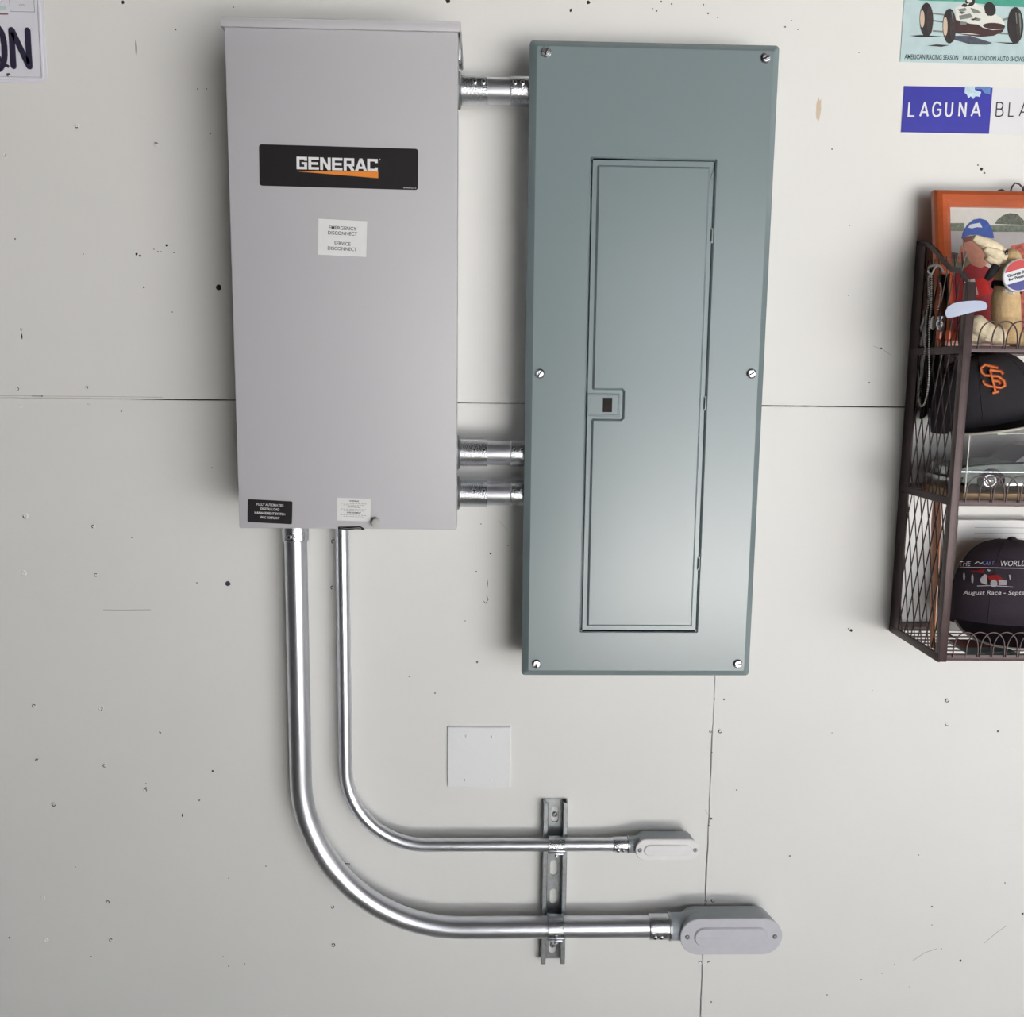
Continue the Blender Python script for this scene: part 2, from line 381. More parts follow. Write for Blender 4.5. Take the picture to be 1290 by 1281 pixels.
ua, va = S2(373.8, 213.2); ub, vb = S2(477.5, 199)
lw_ = (ub - ua); ch = .0176; adv = lw_ / 7; cw = adv * .89
for i, c in enumerate('GENERAC'):
    L = gl[c][0]
    if c == 'R':
        for q in ([(0,0),(T_,0),(T_,1),(0,1)], [(T_,.80),(1,.80),(1,1),(T_,1)], [(1-T_,.37),(1,.37),(1,.80),(1-T_,.80)], [(T_,.37),(1-T_,.37),(1-T_,.56),(T_,.56)], [(.70,0),(1.04,0),(.80,.37),(.46,.37)]):
            poly(bm, gpoly(i, q), F2, .0004, .0007)
    elif c == 'A':
        for q in ([(-.06,0),(.24,0),(.56,.80),(.56,1),(.38,1)], [(.80,0),(1.10,0),(.66,1),(.48,1),(.48,.80)], [(.30,.18),(.76,.18),(.68,.36),(.38,.36)]):
            poly(bm, gpoly(i, q), F2, .0004, .0007)
    else: poly(bm, gpoly(i, L), F2, .0004, .0007)
link('lettering', bm, WHITEI, lab, False)
bm = BM(); poly(bm, [S2(374, 216), S2(476.5, 224.5), S2(476.5, 216.2)], F2, .0004, .0007); link('wedge', bm, ORANGE, lab, False)
bm = BM(); stroke(bm, circ(*S2(478.5, 201), .0008, 8), .0004, F2, .0004, .0007); link('registered_mark', bm, WHITEI, lab, False)
a, b = S2(508, 237.3); bm = text_bm('0K0966 Rev. C', F2, a, b, .0018, .019, .01, .0004, .0006); link('small_print', bm, WHITEI, lab, False)
# white disconnect label
F2, w, h = frame2((400.5, 274.5), (463.5, 277.8), (398.5, 321.5), DG)
bm = BM(); poly(bm, [(0, 0), (0, -h), (w, -h), (w, 0)], F2, -.0001, .0003)
lab = link('disconnect_label', bm, WHITEL, T, False, label='small white emergency disconnect label')
bm = BM(); stroke(bm, [(.0005, -.0005), (.0005, -h + .0005), (w - .0005, -h + .0005), (w - .0005, -.0005)], .0006, F2, .0003, .0005, True); link('border', bm, GREYI, lab, False)
for s_, yy, ww in (('EMERGENCY', .0153, .0405), ('DISCONNECT', .0227, .043), ('SERVICE', .0375, .024), ('DISCONNECT', .0450, .043)):
    bm = text_bm(s_, F2, w / 2, -yy, .0052, ww, .007, .0003, .0005, 'C'); link('lettering', bm, BLACKI, lab, False)
# black system label
F2, w, h = frame2((312.3, 628.5), (368.5, 631.5), (312.3, 657.5), DG)
bm = BM(); loops(bm, [[F2(u, v, -.0002) for u, v in rr(0, w, -h, 0, .002)], [F2(u, v, .0004) for u, v in rr(0, w, -h, 0, .002)]])
lab = link('system_label', bm, BLACKL, T, False, label='small black label with four lines of white text')
for s_, yy, ww in (('FULLY AUTOMATED', .0090, .041), ('DIGITAL LOAD', .0157, .029), ('MANAGEMENT SYSTEM', .0224, .047), ('HVAC COMPLIANT', .0290, .030)):
    bm = text_bm(s_, F2, w / 2, -yy, .0038, ww, .022, .0004, .0006, 'C'); link('lettering', bm, WHITEI, lab, False)
# warning label
F2, w, h = frame2((425, 626.8), (467, 628.3), (425, 655.5), DG)
bm = BM(); poly(bm, [(0, 0), (0, -h), (w, -h), (w, 0)], F2, -.0001, .0004)
lab = link('warning_label', bm, WHITEL, T, False, label='small white warning label with fine print')
for s_, yy in (('WARNING', .0055), ('ADVERTENCIA', .0145), ('AVERTISSEMENT', .0235)):
    bm = text_bm(s_, F2, w / 2, -yy, .0022, None, .02, .0004, .0006, 'C'); link('heading', bm, BLACKI, lab, False)
    bm = BM()
    for q, ln in ((.0028, .8), (.0052, .62)):
        for i in range(9):
            u0 = w * (.5 - ln / 2) + i * w * ln / 9; stroke(bm, [(u0, -yy - q), (u0 + w * ln / 9 * .7, -yy - q)], .0007, F2, .0004, .0006)
    link('fine_print', bm, GREYI, lab, False)
# knob and hasp
p = U(473.5, 658.5, DG + .008); bm = BM()
lathe(bm, (p.x, -DG + .001, p.z), (0, -1, 0), [(0, .003), (.004, .003), (.004, .0062), (.005, .0068), (.011, .0068), (.0125, .0058), (.0127, 0)], 20)
link('thumb_screw', bm, mat('nickel', (214, 212, 210), .3, .6, .05, 90), T)
bm = BM(); pz = gz0
xa, xb = U(426, 665, DG).x, U(459, 665, DG).x
loops(bm, [at([(xa, pz - .001), (xa, pz + .0035), (xb - .006, pz + .0045), (xb, pz + .001), (xb, pz - .001)][::-1], DG - .002), at([(xa, pz - .001), (xa, pz + .0035), (xb - .006, pz + .0045), (xb, pz + .001), (xb, pz - .001)][::-1], DG + .0006)])
link('hasp_slot', bm, DARK, T, False)
bm = BM(); tube(bm, [(xa + .002, -DG + .004, pz), (xa + .003, -DG - .003, pz + .001), (xa + .018, -DG - .006, pz + .0005), (xb - .006, -DG - .003, pz + .0015), (xb - .004, -DG + .004, pz)], .0016, 8)
link('hasp', bm, CHROME, T)

# ================================================================== BREAKER PANEL
DP = .100
bx0, bx1, bz0, bz1 = .0648, .4495, -.5010 + H, .5042 + H
P_ = thing('breaker_panel', 'tall blue-grey metal breaker panel with closed hinged door, right of the pale box', 'electrical panel', ((bx0 + bx1) / 2, 0, bz0))
bm = BM(); box(bm, bx0 + .012, bx1 - .012, -.085, -.001, bz0 + .012, bz1 - .012, .001); link('enclosure', bm, BLUEP, P_)
ox0, ox1 = U(741.5, 197, DP).x, U(902, 199, DP).x
oz1, oz0 = U(820, 198.5, DP).z, U(806, 797, DP).z
ox0 = (U(742.5, 197, DP).x + U(730.5, 797, DP).x) / 2; ox1 = (U(902.5, 199, DP).x + U(880.5, 797, DP).x) / 2
O = rr(bx0, bx1, bz0, bz1, .006); I1 = rr(bx0 + .011, bx1 - .011, bz0 + .011, bz1 - .011, .003)
Hh = rr(ox0, ox1, oz0, oz1, .003)
bm = BM(); loops(bm, [at(inset(O, .002), .084), at(O, .084), at(O, .091), at(inset(O, .001), .0925), at(I1, DP), at(Hh, DP), at(inset(Hh, .0026), DP - .0028), at(inset(Hh, .0030), DP - .007)], True, True)
cover = link('cover', bm, BLUEP, P_)
DoO = inset(Hh, .0046)
bm = BM(); loops(bm, [at(DoO, DP - .0065), at(DoO, DP - .0016), at(inset(DoO, .0014), DP)], False, True)
door = link('door', bm, BLUEP, P_, False)
# raised field with the latch notch
fx0 = (U(751, 208, DP).x + U(740, 790, DP).x) / 2; fx1 = (U(893.5, 210, DP).x + U(872.5, 789, DP).x) / 2
fz1, fz0 = U(820, 209, DP).z, U(806, 788.5, DP).z
nx = U(784, 509, DP).x; nz1, nz0 = U(760, 491.5, DP).z, U(760, 527.5, DP).z
r_ = .002
fld = [(fx0 + r_, fz0), (fx1, fz0), (fx1, fz1), (fx0 + r_, fz1), (fx0, fz1 - r_), (fx0, nz1 + r_), (fx0 + r_, nz1), (nx - r_, nz1), (nx, nz1 - r_), (nx, nz0 + r_), (nx - r_, nz0), (fx0 + r_, nz0), (fx0, nz0 - r_), (fx0, fz0 + r_)]
bm = BM(); loops(bm, [at(fld, DP - .001), at(fld, DP), at(inset(fld, .0034), DP + .0042)], False, True)
link('raised_field', bm, BLUEP, door, False)
# latch
lx0_, lx1_, lz0_, lz1_ = U(739.5, 510, DP).x, U(781, 510, DP).x, U(760, 524.5, DP).z, U(760, 495.5, DP).z
LR = rr(lx0_, lx1_, lz0_, lz1_, .0015)
LQ = lambda w: rr(lx0_ + w, lx1_ - w, lz0_ + w, lz1_ - w, max(.0004, .0015 - w))
bm = BM(); loops(bm, [at(LR, DP - .001), at(LR, DP + .0015), at(LQ(.0012), DP + .0022), at(LQ(.0028), DP + .0022), at(LQ(.0034), DP + .0007)], False, True)
la_ = link('latch', bm, BLUEP, P_, False)
bm = BM(); hx0, hx1, hz0, hz1 = U(757, 510, DP).x, U(771, 510, DP).x, U(760, 519, DP).z, U(760, 501, DP).z
box(bm, hx0 + .003, hx1, -DP - .0016, -DP - .0003, hz0, hz1); link('finger_slot', bm, DARK, la_, False)
bm = BM(); stroke(bm, circ(0, 0, .0055, 16, .0075), .0009, wallF(758.5, 469, DP), .0038, .0048, True); stroke(bm, circ(0, 0, .003, 10, .0035, 30, 300), .0007, wallF(758.5, 468, DP), .0038, .0048)
link('embossed_mark', bm, BLUEP, door)
for py, px in ((297, 894), (508, 886.3), (709.5, 878.5)):
    p = U(px, py, DP); bm = BM(); q = rr(ox1 - .0062, ox1 - .0018, p.z - .0115, p.z + .0115, .0012)
    loops(bm, [at(q, DP - .004), at(q, DP + .0006), at(inset(q, .0008), DP + .0010)]); hg = link('hinge', bm, BLUEP, P_)
    bm = BM(); box(bm, ox1 - .0058, ox1 - .0040, -DP - .0014, -DP - .0004, p.z - .009, p.z + .009); link('hinge_slot', bm, DARK, hg, False)
for px, py, an in ((688, 66, 70), (964.5, 73.5, 20), (680, 470.5, 50), (946.5, 470.5, 30), (676, 836, 80), (929.5, 836, 10)):
    screw_head('cover_screw', U(px, py, DP), .0078, P_, ZINCD if False else CHROME, 'slot', an, .5)

# ================================================================== CONDUIT NIPPLES BETWEEN THE BOXES
def fitting(bm, a, b, r):      # a set-screw connector sleeve from a to b
    a = Vector(a); b = Vector(b); L = (b - a).length
    lathe(bm, a, b - a, [(0, r * .9), (0, r), (.0012, r * 1.03), (L - .0012, r * 1.03), (L, r), (L, r * .9)], 32)
def setscrew(p, d, r, parent):
    bm = BM(); d = Vector(d).normalized(); lathe(bm, Vector(p) - d * .001, d, [(0, r), (.0035, r), (.0042, r * .8), (.0042, r * .5), (.0030, r * .45), (.0030, 0)], 12)
    o = link('set_screw', bm, CHROME, parent)
    bm = BM(); lathe(bm, Vector(p) + d * .0028, d, [(0, r * .46), (.0004, r * .46)], 10); link('socket', bm, DARK, o)
for cy, dia, lbl in ((114.5, 33.5, 'short galvanised conduit nipple joining the two boxes near their tops'),
                     (570.5, 32.5, 'short galvanised conduit nipple joining the boxes, upper of the lower pair'),
                     (621.5, 31.5, 'short galvanised conduit nipple joining the boxes, lowest of the three')):
    dn = .060; c = U(625, cy, dn); r = .0210
    xa, xb = gx1 - .004, bx0 + .012
    t = thing('conduit_nipple', lbl, 'conduit', ((xa + xb) / 2, -dn, c.z), 'conduit nipples between the two boxes')
    bm = BM(); lathe(bm, (xa + .012, -dn, c.z), (1, 0, 0), [(0, r * .95), (xb - xa - .02, r * .95)], 32); link('pipe', bm, ZINC, t)
    k1 = U(614, cy, dn).x; k2 = U(643, cy, dn).x
    bm = BM(); lathe(bm, (xa, -dn, c.z), (1, 0, 0), [(0, .028), (.0035, .0285), (.0045, .0275), (.006, .0255), (.0062, .02)], 16); link('locknut', bm, ZINCD, t, False)
    bm = BM(); fitting(bm, (xa + .006, -dn, c.z), (k1, -dn, c.z), r * 1.03); f1 = link('connector', bm, CHROME, t)
    bm = BM(); fitting(bm, (k2, -dn, c.z), (xb, -dn, c.z), r * 1.03); f2 = link('connector', bm, CHROME, t)
    for par, xx in ((f1, (xa + k1) / 2 + .004), (f1, k1 - .006), (f2, k2 + .006), (f2, k2 + .018)):
        dd = Vector((0, -1, .30)).normalized(); setscrew(Vector((xx, -dn, c.z)) + dd * r * 1.05, dd, .0034, par)

# ================================================================== LONG CONDUITS
def bent(pxv, pyv, pxh, pyh, dn, rad, ztop, xend):
    xv_ = U(pxv, pyv, dn).x; zh = U(pxh, pyh, dn).z
    pts = [Vector((xv_, -dn, ztop)), Vector((xv_, -dn, (ztop + zh + rad) / 2)), Vector((xv_, -dn, zh + rad))]
    pts += arc((xv_ + rad, zh + rad), rad, 180, 270, 28, y=-dn)[1:]
    pts += [Vector(((xv_ + rad + xend) / 2, -dn, zh)), Vector((xend, -dn, zh))]
    return pts, xv_, zh
# large
dB, rB = .0405, .0190
xe = U(822, 1167, dB).x
pts, xB, zB = bent(374.7, 780, 760, 1167.3, dB, .283, gz0 + .004, xe)
t = thing('bent_conduit', 'thicker galvanised conduit bending from under the grey box to the larger cast elbow', 'conduit', (xB, -dB, zB), 'bent conduits below the grey box')
bm = BM(); tube(bm, pts, rB, 32); link('pipe', bm, ZINC, t)
bm = BM(); fitting(bm, (xB, -dB, gz0 + .003), (xB, -dB, U(374, 680.5, dB).z), rB * 1.13); f1 = link('connector', bm, CHROME, t)
setscrew((xB - .006, -dB - rB * 1.1, U(374, 674, dB).z), (-.2, -1, 0), .004, f1)
x1, x2 = U(817, 1167, dB).x, U(842, 1167, dB).x
bm = BM(); fitting(bm, (x1, -dB, zB), (x2, -dB, zB), rB * 1.15); f2 = link('connector', bm, CHROME, t)
for xx in (x1 + .009, x1 + .020): setscrew((xx, -dB - rB * 1.0, zB - .009), (0, -1, -.45), .0042, f2)
bm = BM(); lathe(bm, (x2, -dB, zB), (1, 0, 0), [(0, .0245), (.003, .0245), (.0035, .022)], 24); link('locknut', bm, ZINCD, f2, False)
# small
dS, rS = .0327, .0117
xe = U(776, 1064, dS).x
pts, xS, zS = bent(432.9, 780, 740, 1063.6, dS, .142, gz0 + .004, xe)
t = thing('bent_conduit', 'thinner galvanised conduit bending from under the grey box to the smaller cast elbow', 'conduit', (xS, -dS, zS), 'bent conduits below the grey box')
bm = BM(); tube(bm, pts, rS, 28); link('pipe', bm, ZINC, t)
x1s, x2s = U(772, 1064, dS).x, U(790.5, 1064, dS).x
bm = BM(); fitting(bm, (x1s, -dS, zS), (x2s, -dS, zS), rS * 1.14); f2 = link('connector', bm, CHROME, t)
setscrew((x1s + .008, -dS - rS * 1.0, zS - .005), (0, -1, -.45), .0036, f2); setscrew((x1s + .017, -dS - rS * 1.0, zS - .005), (0, -1, -.45), .0028, f2)
bm = BM(); lathe(bm, (x2s, -dS, zS), (1, 0, 0), [(0, .0155), (.0025, .0155), (.003, .014)], 20); link('locknut', bm, ZINCD, f2, False)

# ================================================================== STRUT CHANNEL AND STRAPS
SD = .0205
sx0, sx1 = U(683.5, 1100, SD).x, U(714, 1100, SD).x
sz1, sz0 = U(699, 1012, SD).z, U(697, 1214.5, SD).z
t = thing('strut_channel', 'short slotted galvanised strut channel fixed upright on the wall, crossed by both bent conduits', 'bracket', ((sx0 + sx1) / 2, 0, sz0))
def fillcurve(outer, holes, d0, d1):
    cu = bpy.data.curves.new('c', 'CURVE'); cu.dimensions = '2D'; cu.fill_mode = 'BOTH'
    for L in [outer] + holes:
        sp = cu.splines.new('POLY'); sp.points.add(len(L) - 1); sp.use_cyclic_u = True
        for q, p in zip(sp.points, L): q.co = (p[0], p[1], 0, 1)
    cu.extrude = .5
    o = bpy.data.objects.new('c', cu); C.objects.link(o); dg = bpy.context.evaluated_depsgraph_get()
    me = bpy.data.meshes.new_from_object(o.evaluated_get(dg)); bm = bmesh.new(); bm.from_mesh(me)
    for v in bm.verts: v.co = Vector((v.co.x, -(d0 + (v.co.z + .5) * (d1 - d0)), v.co.y))
    bpy.data.objects.remove(o); bpy.data.curves.remove(cu); bpy.data.meshes.remove(me); return bm
def slot2(z, hh=.0150, hw=.0068, x=None):
    x = (sx0 + sx1) / 2 if x is None else x
    return rr(x - hw, x + hw, z - hh, z + hh, hw, 6)
zsl = [U(699, y, .003).z for y in (1026, 1093, 1129, 1192)]
bm = fillcurve([(sx0 + .001, sz0), (sx1 - .001, sz0), (sx1 - .001, sz1), (sx0 + .001, sz1)], [slot2(z) for z in zsl], .0005, .0028)
link('web', bm, ZINCD, t, False)
bm = BM()
for s_, xx in ((1, sx0), (-1, sx1)):
    prof = [(0, .0005), (0, SD - .001), (.001, SD), (.0075, SD), (.0085, SD - .001), (.0085, SD - .006), (.0065, SD - .006), (.0065, SD - .0025), (.0022, SD - .0025), (.0022, .0005)]
    prof = [(xx + s_ * a, b) for a, b in prof]
    loops(bm, [[Vector((a, -b, sz0)) for a, b in prof], [Vector((a, -b, sz1)) for a, b in prof]])
link('flanges', bm, ZINCD, t, False)
for z in (zsl[0], zsl[3] + .002):
    screw_head('mounting_screw', Vector(((sx0 + sx1) / 2, -.0015, z)), .0048, t, ZINCD)
def strap(px, zc, dc, r, lbl):
    xm = (sx0 + sx1) / 2 + .001
    t = thing('conduit_strap', lbl, 'pipe clamp', (xm, -.0205, zc), 'straps on the strut channel')
    w = .0145
    bm = BM(); R1, R0 = r + .0030, r + .0002; prof = []
    A = [-25 + (230) * i / 24 for i in range(25)]
    # band in the y-z plane going over the conduit
    for rr_, As in ((R1, A), (R0, A[::-1])):
        prof += [(dc + rr_ * math.sin(math.radians(a)), zc + rr_ * math.cos(math.radians(a))) for a in As]
    loops(bm, [[Vector((xm - w, -a, b)) for a, b in prof], [Vector((xm + w, -a, b)) for a, b in prof]])
    link('band', bm, CHROME, t)
    for xq in (xm - w, xm + w - .0012):
        bm = BM()
        pr2 = [(dc + (R1 + .0010 if q_ < 25 else R1 - .001) * math.sin(math.radians(a)), zc + (R1 + .0010 if q_ < 25 else R1 - .001) * math.cos(math.radians(a))) for q_, a in enumerate(A + A[::-1])]
        loops(bm, [[Vector((xq, -a, b)) for a, b in pr2], [Vector((xq + .0012, -a, b)) for a, b in pr2]])
        link('rib', bm, ZINCD, t)
    bm = BM(); zb = zc - r * .50; yy = dc + r * .9
    box(bm, xm - w, xm + w, -(yy + .005), -(yy - .006), zb - .0005, zb + .0015, .0004); box(bm, xm - w * .8, xm + w * .8, -(yy + .005), -(yy - .006), zb - .0065, zb - .0045, .0004)
    link('ears', bm, ZINC, t)
    bm = BM(); lathe(bm, (xm, -(yy + .002), zb - .012), (0, 0, 1), [(0, .0022), (.0035, .0022), (.0035, .0048), (.0070, .0048), (.0070, .0022), (.0145, .0022), (.0145, .0046), (.0175, .0046), (.0185, .002)], 10); link('bolt', bm, CHROME, t, False)
    bm = BM(); box(bm, xm - .013, xm + .013, -.0203, -.0145, zc - r - .013, zc - r - .001, .001); link('foot', bm, ZINCD, t)
strap(699, zS, dS, rS, 'galvanised strap clamping the thinner conduit to the strut channel')
strap(699, zB, dB, rB, 'galvanised strap clamping the thicker conduit to the strut channel')

# ================================================================== CONDUIT BODIES
def condbody(fx0, fx1, fyt, fyb, df, dn, rn, zc, hubx, hr, cm, lbl, sc, holepx, holer, marks):
    a = U(fx0, (fyt + fyb) / 2, df); b = U(fx1, (fyt + fyb) / 2, df)
    zt, zb = U((fx0 + fx1) / 2, fyt, df).z, U((fx0 + fx1) / 2, fyb, df).z
    x0_, x1_ = a.x, b.x; hh = zt - zb
    t = thing('access_elbow', lbl, 'conduit fitting', ((x0_ + x1_) / 2, 0, zb), 'access elbows at the conduit ends')
    st = rr(x0_ + .0012, x1_ - .0012, zb + .0012, zt - .0012, hh / 2, 9)
    bk = inset(st, hh * .10)
    bm = BM(); d0 = .009
    loops(bm, [at(inset(st, hh * .22), d0), at(inset(st, hh * .12), d0 + .004), at(bk, d0 + .010), at(inset(st, .0008), df - .012), at(st, df - .004)], True, True)
    link('housing', bm, CASTG, t)
    bm = BM(); L = (x0_ + hh * .55) - hubx
    zc2 = zc
    lathe(bm, (hubx, -dn, zc2), (1, 0, 0), [(0, hr * .8), (0, hr * .97), (.001, hr), (L * .40, hr * 1.0), (L * .6, hr * 1.1), (L, hr * 1.2)], 28); link('hub', bm, CASTG, t)
    bm = BM(); plate(bm, inset(st, -.0004), df - .0045, df - .0030); link('gasket', bm, DARK, t, False)
    st2 = inset(st, -.0012)
    ih = hh * .27
    inn = rr(x0_ + hh * .36, x1_ - hh * .36, zb + hh / 2 - ih, zb + hh / 2 + ih, ih, 9)
    bm = BM(); loops(bm, [at(st2, df - .0030), at(st2, df - .0008), at(inset(st2, .0010), df), at(inn, df), at(inset(inn, .0012), df + .0020), at(inset(inn, .0024), df + .0030 * (.6 + .4 * sc))], True, True)
    cv = link('cover', bm, cm, t)
    if marks:
        zz = zb + hh / 2; xx = (x0_ + x1_) / 2
        for s_, u_, v_, hx in (('C2', -.052, -.005, .007), ('1-1/4', -.012, .001, .006), ('LB', -.010, -.010, .005), ('CU.IN', .012, -.009, .005), ('C', .046, -.004, .008)):
            b2 = text_bm(s_, lambda u, v, dd=0: Vector((xx + u, -df - dd, zz + v)), u_, v_, hx, None, 0, .0006, .0012)
            link('cast_mark', b2, mat('worn_highlight', (212, 212, 218), .6), cv, False)
    for xx in (x0_ + hh * .19, x1_ - hh * .19):
        screw_head('cover_screw', Vector((xx, -df + .0002, zb + hh / 2)), .0042 * (.8 + .2 * sc), cv, ZINCD, 'slot', 60, .5)
    # back hub into the wall and the rough hole around it
    hp = U(*holepx, 0)
    bm = BM(); lathe(bm, (hp.x, 0.002, hp.z - holer * .9), (0, -1, 0), [(0, hr * .85), (d0 + .01, hr * .85)], 24); link('rear_hub', bm, CASTG, t)
    bm = BM(); k = 36; c0 = Vector((hp.x, 0, hp.z - holer * .75))
    ring = lambda q, d: [c0 + Vector((math.cos(2 * math.pi * i / k) * q * (1 + .05 * math.sin(i * 2.3)), -d, math.sin(2 * math.pi * i / k) * q * (1 + .05 * math.cos(i * 3.1)))) for i in range(k)]
    loops(bm, [ring(holer * 1.18, -.0002), ring(holer * 1.12, .0014), ring(holer, .0016), ring(holer * .9, .0002)], False, False); link('broken_rim', bm, WALLD, wall)
    bm = BM(); loops(bm, [ring(holer, -.0001), ring(holer, .0004)]); link('drilled_hole', bm, DARK, wall, False)
condbody(857, 985.5, 1157.5, 1202.5, .070, dB, rB, zB, U(843, 1167, dB).x, .0235, CASTL, 'larger grey cast conduit elbow with dusty oval cover at the end of the thick conduit', 1.0, (943, 1147, ), .0235, True)
condbody(800.8, 881.2, 1057.5, 1084.2, .056, dS, rS, zS, U(791.5, 1064, dS).x, .0148, CASTW, 'smaller cast conduit elbow with pale oval cover at the end of the thin conduit', .7, (857, 1050), .0145, False)

# ================================================================== BLANK WALL PLATE
t_p = U(603, 953, .004); xa, xb = U(563.5, 953, .005).x, U(643, 953, .005).x; za, zb = U(603, 991.5, .005).z, U(603, 915.5, .005).z
t = thing('blank_wall_plate', 'square white blank wall plate between the grey box and the strut channel', 'wall plate', ((xa + xb) / 2, 0, za))
q = rr(xa, xb, za, zb, .0015); bm = BM(); loops(bm, [at(q, -.0003), at(q, .0022), at(inset(q, .0016), .0052)]); link('plate', bm, WHITEP, t, True)
for px, py in ((587, 927), (619.5, 928), (585.5, 982.5), (618.5, 983)):
    screw_head('screw', U(px, py, .0052) , .0032, t, WHITEP, 'slot', 85, .25)

# ================================================================== LICENCE PLATE
LP = mat('plate_white', (222, 222, 230), .35, 0, .01, 20); LN = mat('plate_navy', (48, 44, 66), .45)
a = U(59.5, 104.5, .004); pw, ph = .3048, .1524
t = thing('license_plate', 'white metal licence plate with dark letters QN, cut off by the left edge', 'license plate', (a.x - pw / 2, 0, a.z))
FP = lambda u, v, dd=0: Vector((a.x + u * math.cos(.012) , -.002 - dd, a.z + v + u * math.sin(-.012)))
FP = lambda u, v, dd=0: Vector((a.x + u, -.002 - dd, a.z + v))
q = rr(-pw, 0, 0, ph, .011, 6)
bm = BM(); f = lambda L, d: [FP(u, v, d) for u, v in L]
loops(bm, [f(q, 0), f(q, .0012), f(inset(q, .0035), .0014), f(inset(q, .0050), .0030), f(inset(q, .0075), .0030), f(inset(q, .0095), .0014)])
pl = link('plate', bm, LP, t)
def px2(px, py): p = U(px, py, .004); return p.x - a.x, p.z - a.z
bm = BM()
n0, n1, n2, n3 = px2(18, 83.5), px2(16.3, 38), px2(38.3, 83.5), px2(35.8, 38)
W_ = .0088
xN0, xN1, zb_, zt_ = n0[0] - .001, n2[0] - .001, n0[1], n1[1]
for L in ([(xN0, zb_), (xN0, zt_)], [(xN0 + .0008, zt_), (xN1 - .0008, zb_)], [(xN1, zb_), (xN1, zt_)]):
    stroke(bm, L, W_, FP, .0014, .0034)
    for j_, (u, v) in enumerate(L): poly(bm, circ(u, v, W_ / 2 - .0001, 14), FP, .0014, .00345 + .00004 * j_ + .0001 * (L[0][0] != L[1][0]))
qx = px2(-6, 60)[0]; qw = .0145
oval = [(qx + qw * math.cos(math.radians(a_)) , (zb_ + zt_) / 2 + (.0330 * math.copysign(abs(math.sin(math.radians(a_))) ** .75, math.sin(math.radians(a_))))) for a_ in range(0, 360, 12)]
stroke(bm, oval, W_, FP, .0014, .0034, True); stroke(bm, [(qx + .004, zb_ + .016), (qx + .010, zb_ + .004), (qx + .0195, zb_ - .001)], .0045, FP, .0014, .0034)
link('characters', bm, LN, pl, False)
bm = BM(); s0, s1 = px2(11.5, -4), px2(43.5, 15)
stroke(bm, [(s0[0], s1[1]), (s1[0], s1[1]), (s1[0], ph - .012), (s0[0], ph - .012)], .0007, FP, .0014, .0019, True); link('sticker_well', bm, GREYI, pl, False)
bm = text_bm('CYN', FP, px2(24, 7)[0], px2(24, 7)[1], .0026, .009, 0, .0014, .0018); link('tiny_text', bm, GREYI, pl, False)
bm = BM(); s0 = px2(10, 17.6); stroke(bm, [(-.12, s0[1] - .002), (s0[0], s0[1])], .0016, FP, .0014, .0018); link('red_line', bm, mat('maroon', (120, 52, 56), .5), pl, False)
bm = BM(); s0, s1 = px2(0, 7), px2(8, 12); poly(bm, [(-.10, s1[1]), (s1[0], s1[1]), (s1[0], s0[1]), (-.10, s0[1])], FP, .0014, .0016); link('pale_green_tint', bm, mat('mint', (190, 214, 206), .5), pl, False)
for u_ in (px2(10.5, 94.5)[0], px2(10.5, 94.5)[0] - .178):
    p = FP(u_, px2(10.5, 94.5)[1], .0014); bm = BM(); lathe(bm, p, (0, -1, 0), [(0, .0035), (.001, .0032), (.002, .002), (.0022, 0)], 14); link('screw', bm, ZINCD, pl)

# ================================================================== RACING POSTER
PB = mat('poster_pale_blue', (184, 206, 208), .5, 0, .05, 60); PT = mat('poster_teal', (72, 158, 138), .5, 0, .12, 120); PW = mat('poster_white', (222, 222, 214), .5, 0, .04, 80)
PK = mat('poster_black', (40, 32, 34), .5, 0, .2, 60); PR = mat('poster_brown', (66, 38, 38), .5, 0, .15, 60); PG = mat('poster_grey', (120, 128, 122), .5, 0, .2, 150); PC = mat('poster_cream', (206, 182, 160), .5)
c = [U(1133.5, 78, 0), U(1375, 80, 0)]
tz = U(1137, -140, 0).z; bx, bz = c[0].x, c[0].z
t = thing('racing_poster', 'vintage motor racing poster on pale blue paper above the blue and white sign', 'poster', (bx + .15, 0, bz))
PX = lambda px, py, dd=0: U(px, py, .0012) + Vector((0, -dd, 0))
xr_ = bx + .36
bm = BM(); loops(bm, [at([(bx, bz), (xr_, bz), (xr_, tz), (bx, tz)], -.0002), at([(bx, bz), (xr_, bz), (xr_, tz), (bx, tz)], .0012)]); sh = link('sheet', bm, PB, t, False)
def art(name, m, polys, lay=1, par=None):
    for k_, L in enumerate(polys):
        bm = BM(); poly(bm, L[::-1], PX, -.0002, .00012 * lay + k_ * 4e-6); link(name, bm, m, par or sh, False)
def E_(cx, cy, rx, ry, k=22, rot=0):
    r0 = math.radians(rot)
    return [(cx + rx * math.cos(t_) * math.cos(r0) - ry * math.sin(t_) * math.sin(r0), cy + rx * math.cos(t_) * math.sin(r0) + ry * math.sin(t_) * math.cos(r0)) for t_ in [2 * math.pi * i / k for i in range(k)]]
art('background', PT, [[(1148, -120), (1148, -2), (1160, 1), (1212, 2), (1262, 8), (1291, 9), (1340, 10), (1340, -120)]], 1)
art('shadow', PK, [[(1146, 45), (1160, 44), (1190, 46), (1160, 47)], [(1168, 57.5), (1180, 56), (1196, 57), (1186, 59)], [(1252, 53), (1285, 54), (1276, 56)]], 2)
art('dark_shadow', mat('poster_slate', (74, 78, 92), .6, 0, .3, 200), [[(1203, 45), (1222, 45), (1250, 54), (1244, 56.5), (1222, 56), (1202, 50)]], 2)
